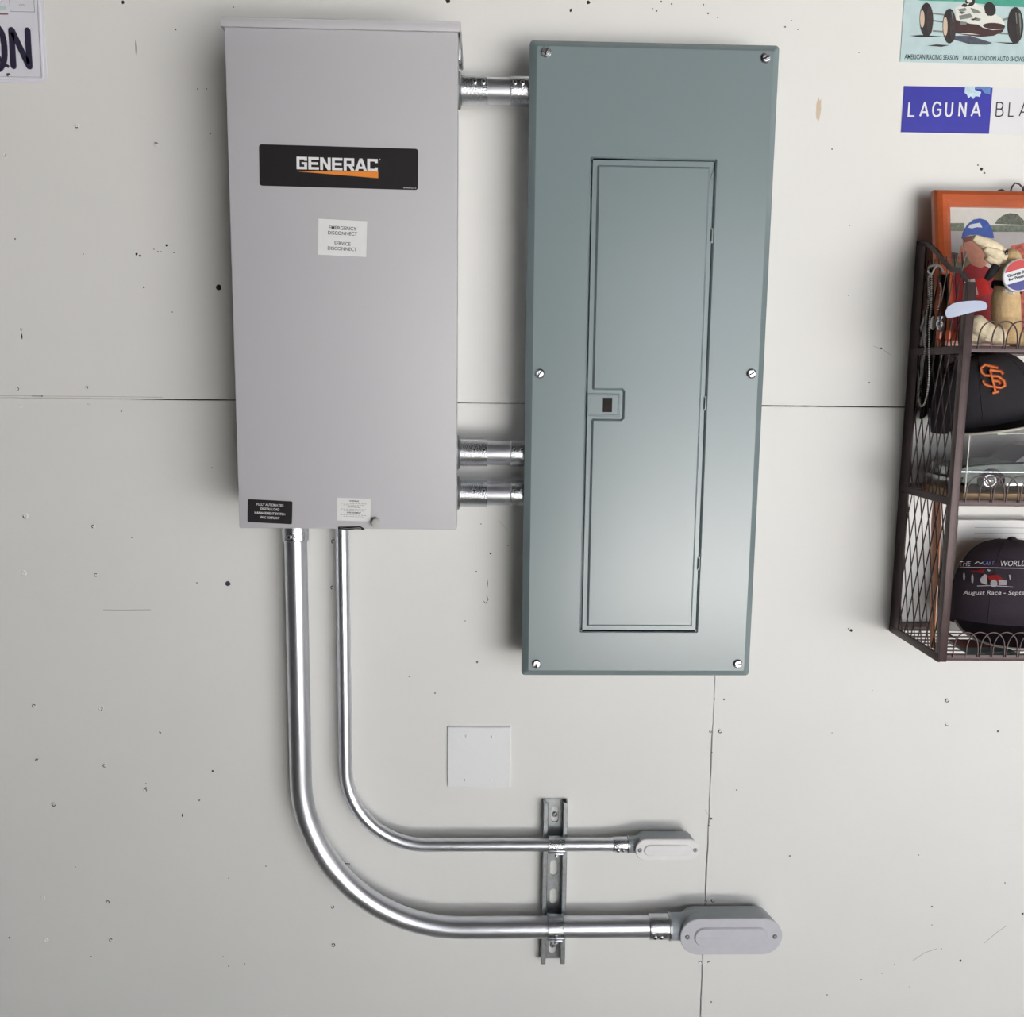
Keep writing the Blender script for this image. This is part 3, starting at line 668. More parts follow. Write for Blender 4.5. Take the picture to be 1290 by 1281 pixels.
art('suspension', PG, [[(1175, 16), (1192, 18), (1192, 20), (1175, 18)], [(1175, 25), (1190, 27), (1190, 29), (1175, 27)], [(1175, 38), (1190, 39), (1190, 41), (1175, 40)], [(1258, 25), (1275, 21), (1275, 23), (1258, 28)], [(1258, 41), (1275, 42), (1275, 44), (1256, 43)]], 3)
art('underbody', PR, [[(1204, 24), (1212, 28), (1240, 32), (1266, 34), (1263, 40), (1252, 45), (1236, 46.5), (1215, 44), (1204, 42)]], 3)
art('bodywork', PW, [[(1203, 10), (1214, 4), (1228, 4), (1238, 9), (1252, 17), (1262, 24), (1266, 31), (1262, 37), (1250, 38), (1238, 35), (1232, 31), (1222, 30), (1204, 25)], [(1205, 42), (1222, 42), (1234, 44), (1222, 43.5)]], 4)
art('engine_detail', PG, [[(1206, 12), (1216, 10), (1218, 13), (1210, 16)], [(1208, 20), (1222, 17), (1226, 22), (1216, 24), (1209, 25)], [(1222, 10), (1230, 12), (1236, 16), (1226, 17)], [(1209, 27), (1218, 28), (1217, 31), (1209, 31)], [(1228, 22), (1236, 24), (1232, 27), (1226, 25)]], 5)
art('driver', PK, [E_(1222, 2, 6, 6), [(1214, 4), (1210, 8), (1216, 9), (1221, 7)], [(1240, 15), (1250, 20), (1244, 20)], [(1207, 16), (1216, 15), (1212, 18)], [(1222, 24), (1232, 23), (1226, 26)]], 6)
art('helmet', PW, [E_(1221, 1, 3.4, 2.6), [(1217, 5), (1221, 4), (1219, 7)]], 7)
art('nose_intake', PR, [E_(1252, 33, 14, 4, rot=3)], 6)
art('tyre', PK, [E_(1167, 25, 8.5, 21.5), E_(1196, 33, 8.5, 22), E_(1247, 11.5, 7, 9, rot=-20), E_(1279, 32, 10, 23)], 7)
art('tyre_side', mat('poster_tyre_side', (58, 46, 46), .5, 0, .3, 150), [E_(1171, 26, 4, 18), E_(1200, 33.5, 3.6, 19), E_(1283, 32, 3, 20)], 8)
art('wheel', PC, [E_(1161.5, 24, 2.8, 11), E_(1190.5, 33.5, 2.8, 12)], 9)
art('tyre_highlight', PG, [[(1283, 17), (1285, 18), (1286, 32), (1285, 46), (1284, 32)], [(1279, 16), (1280, 16), (1281, 30), (1280, 30)], [(1198, 15), (1199, 15), (1201, 28), (1200, 28)]], 10)
F2 = lambda u, v, dd=0: Vector((bx + u, -.0012 - dd, bz + v))
u0 = U(1139, 74, .0012).x - bx; v0 = U(1139, 74.3, .0012).z - bz
PI_ = mat('poster_ink', (52, 72, 84), .6)
for s_, pa, pb in (('AMERICAN RACING SEASON', 1139.3, 1207), ('PARIS & LONDON AUTO SHOWS', 1213, 1290.5)):
    ua = U(pa, 74, .0012).x - bx; ub = U(pb, 74, .0012).x - bx
    bm = text_bm(s_, F2, ua, v0, .0078, ub - ua, .012, 0, .0003); link('lettering', bm, PI_, sh, False)

# ================================================================== BLUE AND WHITE SIGN
NB = mat('sign_blue', (44, 44, 160), .4, 0, .08, 25); SW = mat('sign_white', (222, 222, 226), .4, 0, .01, 10)
aL = U(1135, 166.5, .001); aR = U(1246, 167, .001); aT = U(1137, 108.2, .001)
t = thing('lettered_sign', 'blue and white lettered sign strip on the wall, below the racing poster', 'sign', (aL.x + .12, 0, aL.z))
xe_ = aL.x + .33; xm_ = aR.x
bm = BM(); loops(bm, [at([(aL.x, aL.z), (xe_, aL.z), (xe_, aT.z), (aL.x, aT.z)], -.0002), at([(aL.x, aL.z), (xe_, aL.z), (xe_, aT.z), (aL.x, aT.z)], .001)]); sg = link('sheet', bm, SW, t, False)
bm = BM(); poly(bm, [(aL.x, aL.z), (xm_, aL.z), (xm_, aT.z), (aL.x, aT.z)], lambda u, v, dd=0: Vector((u, -dd, v)), .001, .0011); bl = link('blue_field', bm, NB, sg, False)
PXs = lambda px, py, dd=0: U(px, py, .0011) + Vector((0, -dd, 0))
bm = BM()
for L in ([(1216, 108.6), (1228, 108.8), (1228, 113), (1236, 116), (1234, 122), (1229, 121), (1226, 125), (1223, 121), (1220, 124), (1218, 119), (1215, 117)],): poly(bm, L[::-1], PXs, 0, .0001)
link('cloud_patch', bm, mat('cloud_white', (190, 212, 226), .5, 0, .2, 120), bl, False)
bm = BM(); poly(bm, [(1229, 109), (1248, 109.3), (1247.4, 119), (1240, 117), (1237, 112), (1229, 112)][::-1], PXs, 0, .00008); link('sky_patch', bm, mat('sky_patch', (92, 132, 190), .5, 0, .25, 80), bl, False)
def tz_(px, py): p = U(px, py, .0011); return p.x, p.z
letters = {'L': [[(0, 1), (0, 0), (.62, 0)]], 'A': [[(0, 0), (.5, 1), (1, 0)], [(.2, .3), (.8, .3)]],
           'G': [[(.98, .80), (.85, .94), (.62, 1), (.38, 1), (.14, .88), (.02, .62), (.02, .38), (.14, .12), (.38, 0), (.62, 0), (.86, .08), (1, .22), (1, .48), (.55, .48)]],
           'U': [[(0, 1), (0, .32), (.12, .1), (.35, 0), (.6, 0), (.83, .1), (.95, .32), (.95, 1)]], 'N': [[(0, 0), (0, 1), (.95, 0), (.95, 1)]],
           'B': [[(0, 0), (0, 1), (.6, 1), (.82, .9), (.85, .75), (.75, .58), (.55, .53), (0, .53)], [(.55, .53), (.85, .45), (.95, .27), (.85, .08), (.6, 0), (0, 0)]]}
FS = lambda u, v, dd=0: Vector((u, -.0011 - dd, v))
def word(sp, w, m, par):
    bm = BM()
    for ch_, pa, pb in sp:
        (ua, va), (ub, vb) = tz_(pa, 146.3), tz_(pb, 129.3)
        for L in letters[ch_]: stroke(bm, [(ua + a_ * (ub - ua), va + b_ * (vb - va)) for a_, b_ in L], w, FS, 0, .0003)
    link('lettering', bm, m, par, False)
word((('L', 1144.3, 1157.5), ('A', 1159, 1170), ('G', 1174.5, 1185.5), ('U', 1191, 1200.5), ('N', 1208, 1217.5), ('A', 1223.5, 1235.5)), .0029, WHITEI, bl)
word((('B', 1254.5, 1265), ('L', 1270.5, 1282), ('A', 1284, 1296)), .0019, BLACKI, sg)

# ================================================================== WIRE WALL SHELF
BD = .185
X0 = U(1120, 787, 0).x                      # left side plane
zb0 = U(1240, 832, BD).z                    # bottom front edge
zb1 = U(1240, 637.5, BD).z; zb2 = U(1240, 444, BD).z   # middle and top shelf front edge
ztop = UX(1146, 312, X0).z
BW = .46; X1 = X0 + BW
B = thing('wire_wall_shelf', 'dark brown wrought-iron wire shelf unit with three shelves and lattice sides', 'shelf', (X0 + BW / 2, 0, zb0))
for xx, nm in ((X0, 1), (X1, -1)):
    s_ = nm
    zf = UX(1209, 357, X0).z
    bm = BM(); box(bm, min(xx, xx + s_ * .003), max(xx, xx + s_ * .003), -.036, -.001, zb0 + .004, ztop, .0008); link('rear_post', bm, IRON, B)
    bm = BM(); box(bm, min(xx, xx + s_ * .013), max(xx, xx + s_ * .013), -BD - .002, -BD + .001, zb0 - .002, zf, .0008)
    box(bm, min(xx, xx + s_ * .003), max(xx, xx + s_ * .003), -BD + .0, -BD + .012, zb0 - .002, zf, .0006); link('front_post', bm, IRON, B)
    bm = BM(); box(bm, min(xx - s_ * .0006, xx + s_ * .004), max(xx - s_ * .0006, xx + s_ * .004), -BD, -.002, zb0 - .003, zb0 + .010, .0008); link('bottom_rail', bm, IRON, B)
    for zz in (zb1, zb2 - .002):
        bm = BM(); box(bm, min(xx - s_ * .0006, xx + s_ * .004), max(xx - s_ * .0006, xx + s_ * .004), -BD, -.002, zz, zz + .012, .0008); link('side_rail', bm, IRON, B)
    # swooping top edge
    cp = [(.002, ztop + .004), (.02, ztop + .003), (.05, ztop - .006), (.08, ztop - .022), (.105, ztop - .040), (.13, ztop - .052), (.155, ztop - .056), (BD, ztop - .048 if False else zf)]
    bm = BM(); pr = []
    for (a1, b1), (a2, b2) in zip(cp, cp[1:]):
        pass
    top = [Vector((xx, -a_, b_)) for a_, b_ in cp]; 
    w_ = .004
    loops(bm, [[p + Vector((0, 0, w_)), p + Vector((s_ * w_, 0, w_)), p + Vector((s_ * w_, 0, -w_)), p + Vector((0, 0, -w_))] for p in top]); link('top_rail', bm, IRON, B)
    # diamond lattice
    bm = BM(); y0, y1 = .034, BD - .010
    for (za, zc_) in ((zb0 + .008, zb1), (zb1 + .012, zb2), (zb2 + .010, ztop - .03)):
        hz = .135; pitch = .0225; span = y1 - y0
        k0 = -int((zc_ - za) / hz * span / pitch) - 8
        dy_dz = .42 * span / hz * .62
        for k_ in range(-12, 14):
            for sg_ in (1, -1):
                # line y = ys + sg*dy_dz*(z-za)
                ys = y0 + k_ * .0245 + (0 if sg_ > 0 else .012)
                zA, zB_ = za, zc_
                def clipz(yv): return za + (yv - ys) / (sg_ * dy_dz)
                c1, c2 = sorted((clipz(y0), clipz(y1)))
                zA = max(za, c1); zB_ = min(zc_, c2)
                if zB_ - zA < .006: continue
                xo = xx + s_ * (.0012 if sg_ > 0 else .0028)
                P1 = Vector((xo, -(ys + sg_ * dy_dz * (zA - za)), zA)); P2 = Vector((xo, -(ys + sg_ * dy_dz * (zB_ - za)), zB_))
                tube(bm, [P1, P2], .0011, 6)
    link('lattice', bm, IRON, B)
for zz in (zb0, zb1, zb2):
    bm = BM(); box(bm, X0 + .004, X1 - .004, -BD - .001, -BD + .002, zz, zz + .010, .0006); link('front_rail', bm, IRON, B)
    bm = BM(); box(bm, X0 + .004, X1 - .004, -.006, -.002, zz, zz + .014, .0006); link('back_rail', bm, IRON, B)
    bm = BM()
    for k_ in range(1, 9):
        yy = BD * k_ / 9; tube(bm, [(X0 + .003, -yy, zz + .004), (X1 - .003, -yy, zz + .004)], .0014, 6)
    for xx in (X0 + .09, X0 + .23, X0 + .37): tube(bm, [(xx, -.003, zz + .0015), (xx, -BD, zz + .0015)], .0016, 6)
    link('shelf_wires', bm, IRON, B)
    bm = BM(); aw, pt, hh_ = .040, .0215, .041
    xx = X0 + .022
    while xx + aw < X1 - .01:
        pts = [(xx + aw / 2 - aw / 2 * math.cos(math.pi * i / 16), -BD - .001 - (.0012 if int((xx - X0) / pt) % 2 else 0), zz + .006 + hh_ * math.sin(math.pi * i / 16) ** .62) for i in range(17)]
        tube(bm, pts, .0012, 6); xx += pt
    link('arched_trim', bm, IRON, B)
bm = BM()
PXw = lambda px, py: U(px, py, .03)
tube(bm, [PXw(x, y) for x, y in ((1252, 249), (1255, 243), (1258, 240), (1262, 239), (1266, 241), (1270, 244), (1273, 250))], .0014, 8)
tube(bm, [PXw(x, y) for x, y in ((1271, 254), (1272, 244), (1275, 235), (1279, 230.5), (1284, 232), (1289, 237), (1296, 246), (1300, 256))], .0014, 8)
tube(bm, [PXw(x, y) for x, y in ((1289, 250), (1289, 236), (1294, 232), (1302, 234))], .0016, 8)
tube(bm, [U(1250, 252, .03), U(1250, 436, .005)], .0018, 6); tube(bm, [U(1300, 252, .03), U(1300, 436, .005)], .0018, 6); tube(bm, [U(1250, 249, .03), U(1420, 251, .03)], .0018, 6)
link('scroll_top', bm, IRON, B)

# ================================================================== FRAMED PHOTOGRAPH on the top shelf
zsh = zb2 + .0055
ftx, ftz = X0 + .0025, U(1163, 243.5, .032).z
fh = math.hypot(ftz - zsh, .055); fw = .30
lean = math.atan2(.055, ftz - zsh)
ex = Vector((1, 0, 0)); ez = Vector((0, math.sin(lean), math.cos(lean))); en = Vector((0, -math.cos(lean), math.sin(lean)))
org = Vector((ftx, -.092, zsh + .001))          # lower left corner of the back
FF = lambda u, v, dd=0: org + ex * u + ez * v + en * dd
t = thing('picture_frame', 'reddish wooden framed photograph of a person in a blue cap, on the top shelf', 'picture frame', org)
bwid = .0265
outer = [(0, 0), (fw, 0), (fw, fh), (0, fh)]
bm = BM()
lp = lambda w_, d_: [FF(u, v, d_) for u, v in inset(outer, w_)]
loops(bm, [lp(0, 0), lp(0, .010), lp(.003, .015), lp(.010, .018), lp(.018, .016), lp(bwid, .009), lp(bwid, .002)], True, False); fr = link('moulding', bm, DKWOOD, t, True)
bm = BM(); q = inset(outer, bwid - .002); loops(bm, [[FF(u, v, .001) for u, v in q], [FF(u, v, .004) for u, v in q]]); ph_ = link('photograph', bm, mat('photo_grey', (188, 188, 184), .3, 0, .04, 12), t, False)
def onF(px, py, dd=.004):            # photo pixels -> frame plane
    v = ray(px, py); o_ = Vector((0, -D, H)); pl0 = FF(0, 0, dd); tt = (pl0 - o_).dot(en) / v.dot(en); w_ = o_ + v * tt - pl0
    return w_.dot(ex), w_.dot(ez)
def pic(name, rgb, polys, lay, var=.12, sc=80):
    for L in polys:
        bm = BM(); poly(bm, [onF(*p) for p in L][::-1], FF, .0038, .004 + lay * .00015)
        link(name, bm, mat('photo_' + name, rgb, .35, 0, var, sc), ph_, False)
pic('sky', (206, 204, 198), [[(1186, 261), (1345, 261), (1345, 290), (1186, 290)]], 1, .03)
pic('hedge', (112, 120, 108), [[(1186.5, 281), (1215, 281), (1215, 291), (1187, 291)], [(1245, 284), (1340, 284), (1340, 292), (1245, 292)]], 2, .3, 200)
pic('tree', (104, 108, 98), [[(1253, 282), (1256, 277), (1264, 271), (1272, 268.5), (1282, 270), (1290, 278), (1296, 284), (1274, 283)], [(1186, 268), (1191, 269), (1188, 273)]], 3, .35, 200)
pic('wall', (170, 166, 166), [[(1187, 291), (1345, 291), (1345, 330), (1187, 330)]], 2, .04)
pic('grass', (124, 128, 104), [[(1188, 324), (1225, 324), (1225, 345), (1189, 345)]], 3, .2, 100)
pic('crowd', (176, 92, 82), [[(1273, 310), (1290, 306), (1330, 308), (1330, 420), (1278, 420), (1270, 330)]], 3, .5, 160)
pic('cone', (206, 120, 96), [[(1211, 308), (1216, 330), (1206, 330)]], 4)
pic('vehicle', (90, 82, 84), [[(1190, 321), (1194, 317), (1206, 319), (1208, 326), (1190, 326)]], 4)
pic('shirt', (156, 46, 52), [[(1190, 420), (1193, 352), (1200, 346), (1213, 339), (1222, 332), (1238, 334), (1252, 340), (1262, 352), (1262, 420)]], 5, .15)
pic('face', (190, 132, 112), [[(1213, 299), (1240, 300), (1250, 302), (1253, 308), (1248, 320), (1244, 332), (1236, 338), (1224, 334), (1217, 322), (1213, 310)]], 6, .12, 120)
pic('shade', (130, 84, 74), [[(1212, 299), (1226, 297), (1240, 302), (1236, 306), (1222, 304), (1214, 306)]], 7, .12, 120)
pic('cap', (70, 92, 160), [[(1211, 301), (1213, 293), (1218, 284), (1226, 277), (1234, 275.5), (1243, 278), (1249, 287), (1252, 300), (1244, 300), (1233, 296), (1222, 296)]], 8, .12, 120)
pic('cap_logo', (205, 208, 214), [[(1219, 287), (1222, 283), (1228, 282), (1234, 281), (1237, 287), (1230, 286.5), (1224, 288)]], 9, .08)
pic('red_patch', (200, 40, 36), [[(1227, 352), (1242, 350), (1247, 369), (1232, 374), (1215, 376)]], 8)
pic('shirt_badge', (206, 200, 196), [[(1213, 356), (1227, 351), (1232, 371), (1214, 375)]], 9)
pic('badge_disc', (40, 50, 62), [[(1221 + 6.5 * math.cos(i * .4), 363 + 8 * math.sin(i * .4)) for i in range(16)]], 10, .3, 300)

# ================================================================== PLUSH FIGURE in front of the photograph
PL = mat('plush_tan', (206, 176, 132), .9, 0, .12, 90, .5, 500); PLW = mat('plush_cream', (228, 212, 182), .9, 0, .1, 90, .5, 500)
def remesh(bm, vox=.0022, it=6):
    me = bpy.data.meshes.new('r'); bm.to_mesh(me); bm.free(); o = bpy.data.objects.new('r', me); C.objects.link(o)
    m1 = o.modifiers.new('a', 'REMESH'); m1.mode = 'VOXEL'; m1.voxel_size = vox
    m2 = o.modifiers.new('b', 'SMOOTH'); m2.factor = .6; m2.iterations = it
    dg = bpy.context.evaluated_depsgraph_get(); m3 = bpy.data.meshes.new_from_object(o.evaluated_get(dg)); b2 = bmesh.new(); b2.from_mesh(m3)
    bpy.data.objects.remove(o); bpy.data.meshes.remove(me); bpy.data.meshes.remove(m3); return b2
dpl = .148
def G(px, py, d=dpl): return U(px, py, d)
t = thing('plush_toy', 'tan plush toy figure wearing a campaign button and black band, seated on the top shelf', 'soft toy', Vector((G(1262, 435).x, -dpl, zsh)))
bm = BM()
tube(bm, [G(1268, 434), G(1268, 415), G(1267, 392), G(1267, 372), G(1268, 362)], [.022, .021, .0215, .0205, .0175], 16)
tube(bm, [G(1268, 364), G(1269, 350), G(1270, 336), G(1272, 328)], [.018, .019, .0185, .014], 16)
ball(bm, G(1272, 328), .018)
tube(bm, [G(1276, 432), G(1290, 428), G(1302, 424)], [.013, .012, .011], 12)
link('body', remesh(bm), PL, t)
bm = BM(); tube(bm, [G(1262, 425, .158), G(1245, 420, .160), G(1232, 410, .162), G(1226, 402, .162)], [.014, .015, .0145, .009], 12)
tube(bm, [G(1240, 426, .150), G(1222, 424, .150), G(1215, 420, .150)], [.010, .010, .007], 12); ball(bm, G(1231, 408, .162), .014)
link('foot', remesh(bm), PLW, t)
bm = BM(); tube(bm, [G(1268, 330, .15), G(1254, 328, .155), G(1243, 322, .158)], [.010, .0095, .006], 12); link('muzzle', remesh(bm, .0015, 4), PLW, t)
bm = BM(); tube(bm, [G(1265, 322, .15), G(1252, 312, .155), G(1240, 306, .158), G(1226, 299, .158)], [.009, .010, .009, .005], 12)
link('ear', remesh(bm, .0015, 4), PLW, t)
bm = BM(); tube(bm, [G(1266, 325, .157), G(1253, 320, .160), G(1240, 313, .162)], [.008, .009, .005], 12); link('ear', remesh(bm, .0015, 4), PLW, t)
bm = BM(); tube(bm, [G(1256, 334, .16), G(1248, 345, .158), G(1243, 352, .152)], [.006, .007, .005], 10); link('dark_patch', remesh(bm, .0015, 4), mat('black_felt', (34, 34, 38), .9), t)
bm = BM(); ball(bm, G(1268, 318, .166), .0028, 8, 6, (1, .6, 1.5)); ball(bm, G(1282, 330, .166), .0024, 8, 6, (1.4, .6, 1)); link('eyes', bm, mat('black_bead', (24, 20, 20), .15), t)
# collar
bm = BM(); cp_ = [G(1268, 362) + Vector((.0215 * math.cos(a_), .0215 * math.sin(a_), -.006 * math.cos(a_))) for a_ in [2 * math.pi * i / 24 for i in range(24)]]
loops(bm, [[p + Vector((0, 0, .004)) for p in cp_], [p + Vector((0, 0, -.004)) for p in cp_]], False, False)
bmesh.ops.solidify(bm, geom=bm.faces[:], thickness=.001)
cl = link('band', bm, mat('black_band', (30, 30, 36), .6), t)
Fc = lambda u, v, dd=0: G(1260, 366, .1705) + Vector((u, 0 if abs(u) < 1 else 0, v - u * .28)) + Vector((0, -dd, 0))
bm = text_bm('USMAX', Fc, .004, .0005, .004, .019, .02, -.0005, .0006); link('lettering', bm, WHITEI, cl, False)
# button badge
bc = G(1283, 347, .176); Rb = .0245
Rm = Matrix.Rotation(math.radians(-16), 3, 'Y')
def FB(u, v, dd=0): return bc + Rm @ Vector((u, -dd, v))
ci = circ(0, 0, Rb, 40)
bm = BM(); loops(bm, [[FB(u, v, -.002) for u, v in ci], [FB(u, v, .0005) for u, v in ci], [FB(u * .95, v * .95, .0020) for u, v in ci]]); bd = link('button_badge', bm, mat('badge_white', (218, 220, 226), .3), t, label='round campaign button, red and blue with white middle')
def cap_(v0, v1, R): # disc band between heights
    L = []
    for i in range(21):
        v = v0 + (v1 - v0) * i / 20; L.append((math.sqrt(max(0, R * R - v * v)), v))
    return L + [(-a_, b_) for a_, b_ in L[::-1]]
bm = BM(); poly(bm, cap_(.009, .0222, 0.0224), FB, .0018, .0023); link('red_band', bm, mat('badge_red', (190, 36, 34), .3), bd, False)
bm = BM(); poly(bm, cap_(-.0222, -.009, 0.0224), FB, .0018, .0023); link('blue_band', bm, mat('badge_blue', (38, 36, 130), .3), bd, False)
for s_, v_, w_ in (('George Bush', .0015, .035), ('for President', -.0044, .034)):
    bm = text_bm(s_, FB, 0, v_, .0045, w_, .015, .0018, .0026, 'C'); link('lettering', bm, BLACKI, bd, False)

# ================================================================== PALE BAND, CHAINS
t = thing('plastic_band', 'pale blue translucent plastic strip slipped over the left front post of the wire shelf', 'strip', U(1215, 388, .195))
bm = BM(); rows = []
for px, py, hp in ((1190.5, 396.5, 1), (1191.5, 395, 4.5), (1194, 393.5, 7), (1200, 391, 8.5), (1208, 389, 8.5), (1218, 387, 7.8), (1228, 385.5, 6.8), (1236, 385, 6), (1241, 385, 4.5), (1243, 385, 1)):
    d_ = .190 + .004 * math.sin((px - 1190) / 53 * math.pi); rows.append([U(px, py - hp, d_), U(px + 1, py + hp, d_), U(px + 1, py + hp, d_) + Vector((0, -.0008, 0)), U(px, py - hp, d_) + Vector((0, -.0008, 0))])
loops(bm, rows); link('strip', bm, mat('pale_blue_plastic', (188, 198, 222), .3, 0, .04, 30, alpha=.82), t, True)
SILV = mat('silver_bead', (225, 222, 218), .35, .6, .1, 90)
def beads(bm, pts, r, pitch):
    pts = [Vector(p) for p in pts]; acc = 0; out = []
    for a_, b_ in zip(pts, pts[1:]):
        L = (b_ - a_).length
        while acc < L: out.append(a_.lerp(b_, acc / L)); acc += pitch
        acc -= L
    for p in out: ball(bm, p, r, 7, 5)
Xc_ = X0 - .0035
def Q(px, py, o_=0): return UX(px, py, Xc_ - o_)
def smooth(pts, k=6):
    out = []
    for i in range(len(pts) - 1):
        p0, p1, p2, p3 = pts[max(0, i - 1)], pts[i], pts[i + 1], pts[min(len(pts) - 1, i + 2)]
        for j in range(k):
            t_ = j / k; out.append(.5 * ((2 * p1) + (-p0 + p2) * t_ + (2 * p0 - 5 * p1 + 4 * p2 - p3) * t_ ** 2 + (-p0 + 3 * p1 - 3 * p2 + p3) * t_ ** 3))
    return out + [pts[-1]]
t = thing('bead_chain', 'long silver ball chain looped over the shelf unit top rail, hanging down its left side', 'chain', Q(1172, 340))
bm = BM(); beads(bm, smooth([Q(*p) for p in ((1172, 346), (1170, 352), (1170.5, 375), (1167, 400), (1166, 430), (1163.5, 455), (1159, 478), (1157, 495), (1158.5, 507), (1161, 512), (1165, 507), (1169, 490), (1170.5, 470), (1170.5, 440), (1171, 405), (1173, 385), (1173.5, 352), (1173, 346))]), .0016, .0037)
link('hanging_loop', bm, SILV, t)
bm = BM(); beads(bm, smooth([Q(*p) for p in ((1173, 346), (1169.5, 342), (1170, 337), (1175, 334.5), (1181, 333.5), (1186, 337), (1189, 344))]), .0017, .0036)
beads(bm, smooth([Q(p[0], p[1], .003) for p in ((1173, 347), (1176, 341), (1179, 336), (1184, 335), (1188, 341))]), .0017, .0036); link('wrapped_loop', bm, SILV, t)
t = thing('pendant_chain', 'short chain with silver pendants and amber beads on the left side of the wire shelf', 'chain', Q(1184, 360))
bm = BM(); beads(bm, smooth([Q(*p) for p in ((1184, 357), (1185, 368), (1183, 380), (1181, 392))]), .0013, .0032); beads(bm, [Q(1184, 357, .002), Q(1186, 364, .002), Q(1184, 372, .002)], .0016, .004); link('chain', bm, mat('copper_bead', (170, 130, 112), .35, .7, .1, 90), t)
bm = BM(); lathe(bm, Q(1185, 397), (0, 0, -1), [(0, .001), (.002, .0045), (.006, .0045), (.007, .003), (.010, .0055), (.016, .0058), (.020, .004), (.024, .002)], 12); link('silver_pendant', bm, CHROME, t)
bm = BM(); lathe(bm, Q(1176, 398), (0, 0, -1), [(0, .001), (.003, .003), (.010, .0045), (.018, .004), (.022, .001)], 10); link('silver_pendant', bm, SILV, t)
AMB = mat('amber_bead', (190, 76, 40), .2, 0, .2, 60, coat=.5)
for px in (1183.5, 1195):
    bm = BM(); lathe(bm, Q(px, 416), (0, 0, -1), [(0, .002), (.002, .0042), (.010, .0046), (.014, .0038), (.0155, .001)], 12); link('amber_bead', bm, AMB, t)
t2 = thing('guitar_pick', 'small grey metal tag hanging beside the silver ball chain', 'tag', Q(1161, 405, -.006))
bm = BM(); pts = [Q(*p, -.001) for p in ((1163, 402), (1166, 396), (1164, 408), (1160.5, 418), (1159.5, 412))]; loops(bm, [pts, [p + Vector((-.001, 0, 0)) for p in pts]]); link('tag', bm, mat('matt_silver', (150, 148, 146), .5, .3), t2, False)
t2.name = 'metal_tag'; WL['metal_tag'] = WL['guitar_pick']

bm = BM(); rows = []  # black sheet added inside the left lattice, standing in for deep shade there
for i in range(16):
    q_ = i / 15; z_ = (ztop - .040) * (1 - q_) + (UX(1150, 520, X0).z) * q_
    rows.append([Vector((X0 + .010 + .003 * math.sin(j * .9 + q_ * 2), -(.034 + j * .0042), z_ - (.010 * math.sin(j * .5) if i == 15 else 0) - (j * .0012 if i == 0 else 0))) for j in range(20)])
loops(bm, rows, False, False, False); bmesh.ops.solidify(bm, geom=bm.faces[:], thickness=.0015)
t = thing('shade_backdrop', 'black cloth added inside the left side of the wire shelf to deepen the shade behind the ball chain', 'backdrop', (X0 + .01, -.07, ztop - .03))
link('backdrop', bm, mat('shade_black', (30, 28, 29), .9, 0, .2, 60), t)

